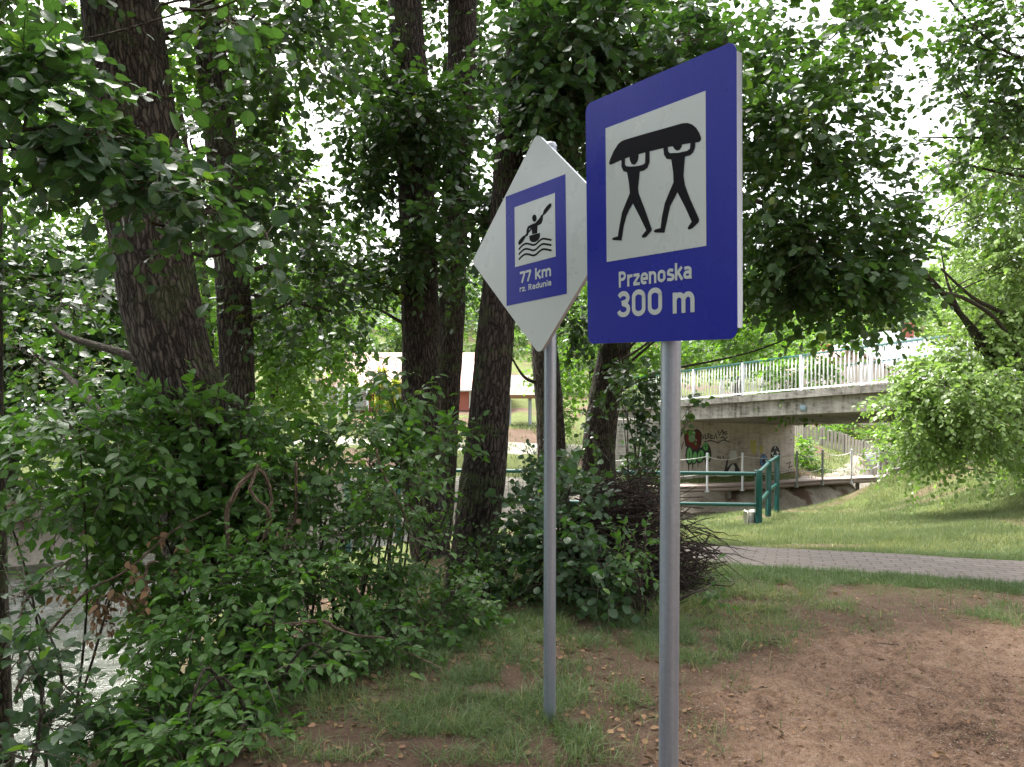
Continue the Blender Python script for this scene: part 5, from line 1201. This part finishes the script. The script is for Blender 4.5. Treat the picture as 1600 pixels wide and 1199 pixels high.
# distant trees behind the houses, each with trunk and crown
def far_tree(label, x, y, h, r, seed, leaf='leaf_far', n=170, size=.30):
    rng = np.random.default_rng(seed); z = gz(x, y); t = thing('deciduous_tree', label, 'tree', (x, y, z), 'trees behind the houses')
    m_ = MB(); m_.tube([(x, y, z - .3), (x + .1, y, z + h * .3), (x, y, z + h * .8)], [.16, .12, .04], 12); m_.build('trunk', M['bark_dark'], t)
    lf = MB(); nb = 6
    for i in range(nb):
        a = 2 * PI * i / nb + rng.uniform(0, 1); zz = z + h * rng.uniform(.4, .82)
        c = np.array([x + math.cos(a) * r * .5, y + math.sin(a) * r * .5, zz]); fill_blob(rng, lf, None, c, np.array([r * .55, r * .55, h * .22]), n // nb, .9, 8, size, LEAF_FAR, stems=False)
    fill_blob(rng, lf, None, np.array([x, y, z + h * .82]), np.array([r * .5, r * .5, h * .2]), n // 4, .9, 8, size, LEAF_FAR, stems=False)
    lf.build('crown', M[leaf], t)
FT = [('round green tree left of the cottage gable', -11, 38, 3.6, 2.0), ('dark conifer-like tree behind the left garden', -17, 44, 5.5, 2.4), ('broad tree behind the far left garden', -24, 46, 6.5, 3.2), ('tree just behind the cottage ridge', -7.5, 50, 5.0, 2.6),
      ('tall tree behind the right end of the cottage', -1.0, 52, 5.6, 2.8), ('bushy tree behind the garden shelter', 3.5, 48, 4.8, 2.4), ('green tree above the left end of the bridge railing', 9.5, 46, 4.2, 2.3), ('tree between the two houses behind the bridge', 19, 56, 6.2, 3.0),
      ('spreading tree behind the grey-roofed house', 27, 58, 6.8, 3.4), ('high tree at the right behind the pale willow', 33, 56, 9.5, 4), ('pale tree at the right over the river bend', 29.5, 46, 6.5, 3), ('rounded tree on the right riverbank', 19.5, 30, 4.0, 2.2), ('leafy tree low over the river bend', 15.6, 26.2, 3.2, 1.7)]
for k, (lab, x, y, h, r) in enumerate(FT): far_tree(lab, x, y, h, r, 70 + k, 'leaf_pale' if x > 18 else 'leaf_far', n=260, size=.26 if y < 40 else .32)
# golden conifers in the cottage garden
def cone(label, x, y, h, r, seed, leaf):
    rng = np.random.default_rng(seed); z = gz(x, y); t = thing('golden_conifer', label, 'conifer', (x, y, z))
    m_ = MB(); m_.tube([(x, y, z - .2), (x, y, z + h * .9)], [.05, .01], 8); m_.build('trunk', M['bark_small'], t)
    lf = MB(); n = 420; u = rng.uniform(0, 1, n) ** 1.3; a = rng.uniform(0, 2 * PI, n); rr = r * (1 - u) ** .8
    P = np.stack([x + np.cos(a) * rr * .7, y + np.sin(a) * rr * .7, z + .1 + u * h * .95], 1); D = np.stack([np.cos(a) * .6, np.sin(a) * .6, np.full(n, 1.0)], 1)
    twigs(rng, lf, None, P, D, np.full(n, .3), 6, .13, LEAF_FAR, droop=0, stems=False); lf.build('crown', M[leaf], t)
cone('slim yellow conifer in front of the cottage roof', -6.1, 36, 1.9, .42, 90, 'leaf_yellow')
cone('shorter yellow bush-shaped conifer beside the taller yellow one', -5.3, 35.2, 1.4, .6, 91, 'leaf_yellow')
cone('small green-gold conifer inside the garden fence', -7.6, 36.5, 1.7, .5, 92, 'leaf_lime')

# wooded hillside: reads as one mass
rng = np.random.default_rng(99); lf = MB()
nn_ = 520; X = rng.uniform(-110, 110, nn_); Y = rng.uniform(70, 150, nn_)
for x, y in zip(X, Y):
    if abs(x) > y * .85 + 8: continue
    z = gz(x, y); h = rng.uniform(5, 8); r = rng.uniform(2.4, 4)
    nt_ = 46; q = nrm(rng.normal(0, 1, (nt_, 3))); q[:, 2] = np.abs(q[:, 2]) * 1.3 - .3
    P = np.array([x, y, z + h * .5]) + q * [r, r, h * .5]
    twigs(rng, lf, None, P, q + rng.normal(0, .4, q.shape), np.full(nt_, 1.3), 6, .85, LEAF_FAR, stems=False, tone=np.full(nt_, rng.uniform()))
tag(lf.build('forest', M['leaf_far']), 'hazy green wooded hillside rising behind the houses', 'forest', kind='stuff')

# ---------------------------------------------------------------- shrubs
def shrub(label, blobs, base, seed, leaf='leaf_shrub', size=.05, L=.24, m=7, spread=.9, tmpl=LEAF_OVATE, name='shrub', stems_n=7, dead=0, droop=.2, upn=.75, cat='shrub'):
    rng = np.random.default_rng(seed); bz = gz(*base); t = thing(name, label, cat, (base[0], base[1], bz))
    if seed < 110: size *= 1.28; stems_n = 1 if seed in (101, 108) else 2
    lf = MB(); st = MB(); sm = MB()
    for bl in blobs:
        c, r = px_blob(*bl[:6])
        cc = fill_blob(rng, lf, st, c, r, bl[6] if seed >= 110 else int(bl[6] * .9), L, m, size, tmpl, droop=droop, upn=upn, clump_r=.32, spread=spread)
        for q in cc[:stems_n]:
            a = np.array([base[0] + rng.normal(0, .10), base[1] + rng.normal(0, .10), bz - .05]); mid = (a + q) / 2 + rng.normal(0, .08, 3) + [0, 0, .12]
            S = spline(np.array([a, mid, q + [0, 0, .02]]), 12); sm.tube(S, np.linspace(.011, .003, 12), 5)
    sm.build('stems', M['bark_small'], t); cr = lf.build('foliage', M[leaf], t); st.build('twigs', M['bark_small'], cr)
    return t
shrub('broad hazel-like bush over the water at the left edge', [(60, 700, 4.3, 110, 60, .5, 130), (190, 680, 4.6, 90, 60, .5, 120), (150, 780, 4.4, 120, 60, .5, 130), (60, 820, 4.2, 60, 40, .4, 24)], (-2.7, 4.3), 101, size=.062, droop=.35)
shrub('upright leafy bush at the foot of the thick leaning trunk', [(260, 760, 4.7, 90, 70, .4, 150), (330, 690, 4.9, 60, 60, .35, 80), (250, 870, 4.6, 80, 70, .4, 110)], (-2.0, 4.9), 102, size=.062, leaf='leaf_fresh', tmpl=LEAF_NEAR)
shrub('tall bush between the slimmer left trunk and the middle trunk', [(430, 725, 5.0, 90, 60, .5, 140), (530, 690, 5.3, 50, 40, .4, 60), (430, 800, 4.9, 110, 70, .5, 170), (410, 640, 5.2, 40, 30, .3, 24)], (-1.5, 5.1), 103, size=.058)
shrub('dense bush of small ovate leaves in the lower left centre', [(330, 950, 4.0, 110, 80, .4, 340), (440, 900, 4.2, 90, 70, .4, 250), (270, 1000, 3.9, 50, 70, .35, 70)], (-1.5, 4.1), 104, size=.050, L=.13, m=5, spread=1.15, leaf='leaf_fresh')
shrub('bush with pale new shoots left of the diamond sign pole', [(570, 850, 4.7, 90, 70, .4, 190), (610, 780, 4.9, 60, 60, .35, 100), (530, 930, 4.5, 90, 70, .4, 160)], (-.95, 4.7), 105, size=.046, leaf='leaf_shrub')
shrub('low elder bush along the bottom edge left of centre', [(330, 1090, 3.5, 110, 60, .3, 230), (220, 1130, 3.4, 70, 50, .3, 110), (440, 1040, 3.7, 80, 60, .3, 180), (270, 1175, 3.1, 90, 40, .2, 90), (390, 1150, 3.2, 60, 30, .2, 60)], (-1.2, 3.55), 106, size=.054, L=.14, m=5, spread=1.15, leaf='leaf_fresh')
shrub('low bush spreading over the dirt beside the fallen twigs', [(580, 1010, 4.2, 90, 60, .3, 160), (680, 960, 4.5, 70, 50, .3, 110), (730, 1000, 4.5, 50, 40, .25, 60), (620, 1070, 4.0, 80, 30, .25, 80)], (-.75, 4.3), 107, size=.046, L=.15, m=6, spread=1.0)
shrub('corner bush rising from the water edge at the bottom left', [(20, 1060, 3.2, 40, 70, .3, 40), (10, 960, 3.3, 30, 50, .3, 14), (60, 1160, 3.1, 80, 40, .3, 60)], (-1.95, 3.1), 108, size=.056, leaf='leaf_near')
shrub('maple sapling with drooping leaves in front of the middle trunk', [(620, 620, 5.9, 50, 45, .3, 50), (690, 690, 5.9, 50, 40, .3, 44), (640, 730, 5.8, 60, 50, .3, 60), (590, 690, 5.8, 50, 50, .3, 50), (590, 580, 6.0, 16, 16, .15, 8)], (-.95, 5.8), 109, size=.072, m=6)
shrub('hazel bush of rounded leaves between the two sign poles', [(880, 835, 5.4, 66, 75, .4, 170), (925, 895, 5.0, 40, 36, .25, 44), (875, 760, 5.9, 30, 36, .3, 36), (830, 800, 6.0, 40, 90, .3, 90), (840, 900, 5.6, 90, 50, .35, 120)], (.45, 5.7), 110, size=.062, tmpl=LEAF_NEAR, leaf='leaf_near')
shrub('small sapling with pale green leaves at the right foot of the brush pile', [(975, 890, 4.9, 30, 34, .15, 30), (1000, 850, 5.0, 20, 26, .12, 10), (1075, 925, 5.0, 40, 16, .12, 12), (920, 945, 5.0, 60, 20, .2, 40)], (.85, 5.0), 111, size=.055, stems_n=3)
shrub('tufted weeds in front of the leaning dark trunk', [(790, 960, 5.2, 60, 30, .3, 70), (740, 930, 5.4, 50, 40, .3, 60), (700, 860, 5.8, 40, 50, .3, 50), (800, 870, 5.9, 50, 50, .3, 60)], (-.2, 5.4), 112, size=.05)
shrub('ivy trailing down the trunk right of the large sign pole', [(1000, 610, 9.6, 26, 40, .25, 60), (1005, 690, 9.6, 18, 60, .2, 60), (960, 570, 10.4, 14, 20, .2, 10), (935, 670, 10.5, 20, 40, .2, 14), (1075, 640, 9.0, 10, 26, .1, 6), (1000, 760, 9.6, 20, 30, .2, 20)], (1.55, 9.8), 113, size=.085, tmpl=LEAF_NEAR, leaf='leaf_dark', name='ivy', cat='ivy')
shrub('green bush on the slope at the end of the bridge wall', [(1258, 705, 27.5, 14, 24, .6, 80), (1262, 740, 27.2, 16, 10, .5, 24)], (10.6, 27.4), 114, size=.16, L=.5, tmpl=LEAF_MID, leaf='leaf_lime')
shrub('reddish-topped garden shrubs behind the plank fence', [(1340, 670, 34, 60, 14, .9, 120), (1400, 690, 33, 40, 24, .9, 110), (1310, 668, 35, 40, 10, .6, 60)], (15.5, 34), 115, size=.2, L=.6, tmpl=LEAF_FAR, leaf='leaf_lime')
shrub('dark bush hanging over the river below the walkway end', [(1455, 775, 20.5, 40, 18, .8, 110), (1490, 750, 21, 50, 26, .9, 150), (1550, 735, 21, 60, 30, .8, 140)], (11.5, 21.2), 116, size=.13, L=.45, tmpl=LEAF_MID, leaf='leaf_mid')
shrub('bush on the bank top behind the railing gap', [(985, 700, 22, 26, 40, .6, 60), (1000, 740, 21.6, 26, 26, .5, 40)], (3.4, 23.5), 117, size=.13, L=.45, tmpl=LEAF_MID, leaf='leaf_mid')
shrub('overgrown dark bank bushes on the far shore at the left', [(30, 790, 17.6, 110, 30, .9, 150), (180, 770, 18.6, 110, 34, .9, 170), (330, 770, 20, 90, 40, .9, 130), (40, 730, 18.5, 80, 30, .8, 80), (470, 790, 21, 80, 30, .9, 110)], (-11, 18.3), 118, size=.14, L=.5, tmpl=LEAF_MID, leaf='leaf_mid')

t = thing('withered_branch', 'broken branch with brown withered leaves hanging over the water at the left', 'branch', (-2.3, 4.1, gz(-2.3, 4.1))); rng = np.random.default_rng(300); lf = MB(); st = MB(); m_ = MB()
for c_, n_ in (((165, 935, 4.0), 12), ((200, 900, 4.0), 8), ((265, 840, 4.2), 6), ((120, 900, 4.1), 5)):
    q = at(*c_); P0 = q + rng.normal(0, .05, (n_, 3)); twigs(rng, lf, st, P0, rng.normal(0, 1, (n_, 3)) - [0, 0, .8], np.full(n_, .14), 6, .055, LEAF_OVATE, droop=.6)
S = spline(np.array([at(60, 1010, 4.0), at(130, 930, 4.0), at(200, 890, 4.0), at(270, 830, 4.2), at(330, 800, 4.4)]), 30); m_.tube(S, np.linspace(.009, .004, 30), 7)
m_.build('stem', M['twig'], t); lf.build('withered_leaves', M['litter'], t); st.build('twigs', M['twig'], t)
# bare brown stems and arching twigs in the left thicket
def bare(name, label, lines, base):
    t = thing(name, label, 'branch', (base[0], base[1], gz(*base))); m_ = MB()
    for L_ in lines:
        P = np.array([at(a, b, d) for a, b, d, w in L_]); R = np.array([w * d / 2400 for a, b, d, w in L_]); S = spline(np.hstack([P, R[:, None]]), 40)
        S[:, :3] += (np.stack([fbm(S[:, 0] * 9, S[:, 2] * 9, k * 7.0) for k in range(3)], 1) - .48) * .05
        m_.tube(S[:, :3], S[:, 3], 8)
    m_.build('stems', M['twig'], t)
bare('dry_branch', 'bent brown branch arching like a hook in the left thicket', [[(400, 730, 4.3, 9), (370, 770, 4.2, 8), (356, 800, 4.2, 8), (358, 850, 4.2, 7), (372, 890, 4.2, 5), (395, 920, 4.3, 3)], [(400, 730, 4.3, 7), (425, 760, 4.3, 5), (418, 800, 4.3, 4), (405, 860, 4.2, 3)], [(400, 725, 4.3, 6), (395, 770, 4.2, 5), (420, 820, 4.2, 4), (330, 950, 4.2, 3)]], (-1.4, 4.2))
bare('dry_branch', 'long thin dead stem leaning across the bush by the middle trunk', [[(590, 700, 4.8, 4), (600, 740, 4.8, 4), (620, 780, 4.7, 4), (640, 830, 4.7, 3), (655, 870, 4.7, 2)], [(466, 720, 4.6, 5), (462, 800, 4.6, 5), (450, 850, 4.6, 5), (440, 930, 4.6, 4)]], (-.9, 4.75))
bare('dry_branch', 'nearly level dark branch poking out of the low left bush', [[(390, 978, 3.9, 8), (450, 975, 3.8, 7), (500, 972, 3.8, 7), (530, 985, 3.8, 5), (600, 1000, 3.8, 3)]], (-1.1, 3.9))
bare('dry_branch', 'stand of thin dead stems over the water at the left edge', [[(30, 1100, 3.6, 5), (34, 1000, 3.6, 6), (40, 940, 3.6, 5), (20, 890, 3.6, 3)], [(40, 950, 3.6, 4), (70, 900, 3.6, 3), (110, 870, 3.6, 2)], [(225, 920, 3.9, 6), (228, 885, 3.9, 5), (245, 880, 3.9, 3)], [(60, 1010, 3.6, 4), (110, 1080, 3.6, 3), (160, 1120, 3.6, 2)]], (-2.1, 3.6))
bare('fallen_twig', 'pale forked twig lying on the dirt left of the shorter pole', [[(680, 1110, 3.75, 5), (700, 1085, 3.75, 5), (730, 1065, 3.8, 4)], [(705, 1080, 3.75, 4), (690, 1050, 3.85, 3), (620, 1010, 3.9, 2)], [(715, 1075, 3.78, 3), (735, 1110, 3.7, 2)]], (-.3, 3.78))

# heap of cut brushwood
rng = np.random.default_rng(77); m_ = MB()
pc = np.array([.92, 5.8, -.12])
for k in range(1500):
    u = rng.uniform(0, 1) ** .7; a = rng.uniform(0, 2 * PI)
    x = pc[0] + math.cos(a) * (.6 * u) - .06; y = pc[1] + math.sin(a) * .7 * u
    h = .98 * (1 - u ** 1.7) * rng.uniform(.0, 1) ** .7
    if x < pc[0] - .2: h *= .9
    L_ = rng.uniform(.25, .8); yaw = rng.normal(.15, .75) + (PI if rng.uniform() < .5 else 0); pit = rng.normal(-.12, .35)
    d = np.array([math.cos(yaw) * math.cos(pit), math.sin(yaw) * math.cos(pit), math.sin(pit)])
    c = np.array([x, y, pc[2] - .1 + h]); t = np.linspace(-.5, .5, 6)[:, None]; w = rng.normal(0, .05, 3)
    P = c + d * L_ * t + w * (1 - 4 * t ** 2) * L_ * 1.2 + rng.normal(0, .008, (6, 3)); r = rng.uniform(.0025, .007) * (1.8 if rng.uniform() < .07 else 1)
    P[:, 2] = np.maximum(P[:, 2], pc[2] - .1)
    m_.tube(P, np.linspace(r, r * .35, 6), 5, cap=False, rnd=rng.uniform())
for k in range(40):                                                 # wisps sticking out to the right
    a = np.array([pc[0] + rng.uniform(.2, .5), pc[1] + rng.uniform(-.5, .3), pc[2] + rng.uniform(0, .6)]); L_ = rng.uniform(.2, .5); yaw = rng.normal(-.25, .5); pit = rng.normal(-.25, .35)
    d = np.array([math.cos(yaw), math.sin(yaw), math.sin(pit)]); t = np.linspace(0, 1, 7)[:, None]
    P = a + d * L_ * t - np.array([0, 0, 1]) * rng.uniform(0, .3) * t ** 2 * L_ + rng.normal(0, .006, (7, 3)); m_.tube(P, np.linspace(.005, .0012, 7), 4, cap=False)
tag(m_.build('brush_pile', M['twig_brown']), 'heap of tangled dry brown brushwood behind the large sign pole', 'brush pile', kind='stuff')

# ---------------------------------------------------------------- grass, litter, grit
def blades(name, label, X, Y, H, W, mat, rng, lean=.45, seg=2):
    Z = land(X, Y)[0] + micro(X, Y); n = len(X)
    a = rng.uniform(0, 2 * PI, n); lx = np.cos(a); ly = np.sin(a); ln = np.abs(rng.normal(0, lean, n)); b = a + PI / 2 + rng.normal(0, .5, n)
    wx_, wy_ = np.cos(b) * W / 2, np.sin(b) * W / 2
    V = []
    for k in range(seg + 1):
        t = k / seg; cx_ = X + lx * H * ln * t * t; cy2 = Y + ly * H * ln * t * t; cz = Z - .01 + H * (t - .25 * ln * t * t); f = (1 - t) if k < seg else 0
        if k < seg: V += [np.stack([cx_ - wx_ * (1 - t * .5), cy2 - wy_ * (1 - t * .5), cz], 1), np.stack([cx_ + wx_ * (1 - t * .5), cy2 + wy_ * (1 - t * .5), cz], 1)]
        else: V += [np.stack([cx_, cy2, cz], 1)]
    nv = 2 * seg + 1; VV = np.stack(V, 1).reshape(-1, 3); tr_ = []
    for k in range(seg - 1): tr_ += [(2 * k, 2 * k + 1, 2 * k + 3), (2 * k, 2 * k + 3, 2 * k + 2)]
    tr_ += [(2 * seg - 2, 2 * seg - 1, 2 * seg)]; tr_ = np.array(tr_)
    F = (tr_[None] + (np.arange(n) * nv)[:, None, None]).reshape(-1, 3); r = np.repeat(np.clip(rng.beta(1.6, 1.6, n) * .8 + (fbm(X * 1.3, Y * 2.2, 81.0) - .42) * 1.6 + (rng.uniform(0, 1, n) > .95) * .6, 0, 1), len(tr_))
    m_ = MB(); m_.add(VV, F, rnd=r); return tag(m_.build(name, mat), label, 'grass', kind='stuff')
def micro_z(X, Y): return 0
rng = np.random.default_rng(7)
# near tufts
n = 800000; X = rng.uniform(-1.6, 7, n); Y = 3.0 + (rng.uniform(0, 1, n) ** 1.0) * 4.9
dens = fbm(X * 1.5, Y * 1.5, 11.0); tuft = fbm(X * 7, Y * 7, 13.0, 2)
sm_ = sand_mask(X, Y)
p = np.clip((dens - .33) * 5.0, .05, 1) * np.clip((tuft - .22) * 4.5, 0, 1) * (1 - sm_) ** 1.2 + .003
p *= np.where((X < .6) & (Y > 5.0), .35, 1) * np.where(on_path(X, Y, .54), 0.0, 1)
k = rng.uniform(0, 1, n) < p; X, Y = X[k], Y[k]
blades('tufted_grass', 'thin green grass tufts growing through the dirt around the poles', X, Y, rng.uniform(.1, 1, len(X)) ** 1.3 * .085 + .01, rng.uniform(.002, .0048, len(X)), M['grass'], rng, 1.0, 3)
# verge both sides of the path
n = 420000; X = rng.uniform(1.0, 8, n); Y = rng.uniform(5.0, 8.6, n); dd = pdist(X, Y, PATHC)
k = (dd > .52) & (dd < 1.2) & (rng.uniform(0, 1, n) < np.clip((fbm(X * 2.2, Y * 2.2, 21.0) - .25) * 5, 0.08, 1) * np.clip(1.15 - (dd - .4) * .9, 0, 1)); X, Y = X[k], Y[k]
blades('verge_grass', 'short grass along both edges of the paved path', X, Y, rng.uniform(.015, .06, len(X)), rng.uniform(.002, .005, len(X)), M['grass'], rng, .7, 2)
# lawn
n = 420000; Y = 7.4 + (rng.uniform(0, 1, n) ** 1.25) * 10.5; X = rng.uniform(.5, 1, n) * 0 + rng.uniform(0.06, .76, n) * Y
zz, ins_, dst_, isn_ = land(X, Y); bare_ = fbm(X * .9, Y * 1.6, 9.0)
k = isn_ & ~ins_ & (dst_ > .35) & ~on_path(X, Y, .56) & (rng.uniform(0, 1, n) < np.clip(1 - (bare_ - .50) * 12, .12, .95) * np.clip((fbm(X * 3, Y * 3, 31.0) - .22) * 3.5, .12, 1)); X, Y = X[k], Y[k]
blades('lawn_grass', 'light green mown lawn sloping up to the right behind the path', X, Y, rng.uniform(.03, .085, len(X)) * (1 + .6 * (fbm(X, Y, 41.0) > .56)), rng.uniform(.006, .012, len(X)), M['grass_lawn'], rng, .7, 1)
# tall grass on far bank
n = 60000; X = rng.uniform(-16, 15, n); Y = rng.uniform(17, 32, n); zz, ins_, dst_, isn_ = land(X, Y)
k = ~isn_ & ~ins_ & (dst_ > np.where(X > 4, .75, .5)) & (rng.uniform(0, 1, n) < np.clip((fbm(X * .8, Y * .8, 51.0) - .3) * 2.5, 0, 1)); X, Y = X[k], Y[k]
blades('meadow_grass', 'sunlit yellow-green meadow grass across the river', X, Y, rng.uniform(.08, .26, len(X)), rng.uniform(.02, .04, len(X)), M['grass_lawn'], rng, .6, 1)

# fallen leaves
n = 26000; X = rng.uniform(-1.8, 6, n); Y = 2.8 + rng.uniform(0, 1, n) * 5.4
w = np.clip(1.1 - (X + .4) / 2.2, .10, 1) * np.clip((fbm(X * 2.6, Y * 2.6, 61.0) - .34) * 5, .1, 1); k = (rng.uniform(0, 1, n) < w) ; X, Y = X[k], Y[k]; n = len(X)
Z = land(X, Y)[0] + micro(X, Y) + .006
lf = MB(); a = rng.uniform(0, 2 * PI, n); nz = rng.normal(0, .6, (n, 3)); nz[:, 2] = 1
put_leaves(lf, LEAF_OVATE, np.stack([X, Y, Z], 1), np.stack([np.cos(a), np.sin(a), rng.normal(0, .15, n)], 1), nz, rng.uniform(.1, 1, n) ** 1.6 * .036 + .010, rng.beta(1.2, 2.2, n))
tag(lf.build('fallen_leaves', M['litter']), 'scattered dry brown leaves lying on the dirt', 'leaf litter', kind='stuff')
# crumbs of dark debris
n = 9000; X = rng.uniform(-.8, 6, n); Y = 2.7 + rng.uniform(0, 1, n) ** 1.2 * 4.0; k = rng.uniform(0, 1, n) < np.clip((fbm(X * 3.2, Y * 3.2, 66.0) - .33) * 5, .1, 1); X, Y = X[k], Y[k]; n = len(X)
Z = land(X, Y)[0] + micro(X, Y) + .003; a = rng.uniform(0, 2 * PI, n); nz = rng.normal(0, .7, (n, 3)); nz[:, 2] = 1; lf = MB()
put_leaves(lf, LEAF_MID, np.stack([X, Y, Z], 1), np.stack([np.cos(a), np.sin(a), rng.normal(0, .3, n)], 1), nz, rng.uniform(.006, .018, n), rng.uniform(0, .5, n))
tag(lf.build('ground_debris', M['litter']), 'dark crumbs of bark and broken leaves on the sand', 'debris', kind='stuff')
# grit
n = 42000; X = rng.uniform(-.6, 5.6, n); Y = 2.7 + rng.uniform(0, 1, n) ** 1.3 * 3.6; Z = land(X, Y)[0]
sm_ = sand_mask(X, Y); k = rng.uniform(0, 1, n) < sm_ + .1; X, Y, Z = X[k], Y[k], Z[k]; n = len(X)
Z = Z + micro(X, Y)
O = np.array([(1, 0, 0), (0, 1, 0), (-1, 0, 0), (0, -1, 0), (0, 0, .8), (0, 0, -.8)]); OF = np.array([(0, 1, 4), (1, 2, 4), (2, 3, 4), (3, 0, 4), (1, 0, 5), (2, 1, 5), (3, 2, 5), (0, 3, 5)])
s = (rng.uniform(0, 1, n) ** 3 * .0045 + .0016); V = np.stack([X, Y, Z], 1)[:, None] + O[None] * s[:, None, None] * rng.uniform(.6, 1.3, (n, 6, 1)); F = (OF[None] + (np.arange(n) * 6)[:, None, None]).reshape(-1, 3)
m_ = MB(); m_.add(V.reshape(-1, 3), F, rnd=np.repeat(rng.uniform(0, 1, n), 8)); tag(m_.build('gravel_grit', M['pebble'], smooth=False), 'fine reddish grit covering the sandy patch', 'grit', kind='stuff')
# small sticks on the sand
m_ = MB()
for k in range(70):
    x = rng.uniform(.1, 5); y = rng.uniform(3, 6.2); z = gz(x, y) + float(micro(np.array([x]), np.array([y]))[0]) + .004; L_ = rng.uniform(.03, .14); a = rng.uniform(0, PI); t = np.linspace(-.5, .5, 5)[:, None]
    P = np.array([x, y, z]) + np.array([math.cos(a), math.sin(a), 0]) * L_ * t + rng.normal(0, .004, (5, 3)) * [1, 1, .4]; m_.tube(P, np.linspace(.003, .0015, 5), 5)
tag(m_.build('small_sticks', M['twig_brown']), 'short dark sticks strewn over the sandy patch', 'sticks', kind='stuff')
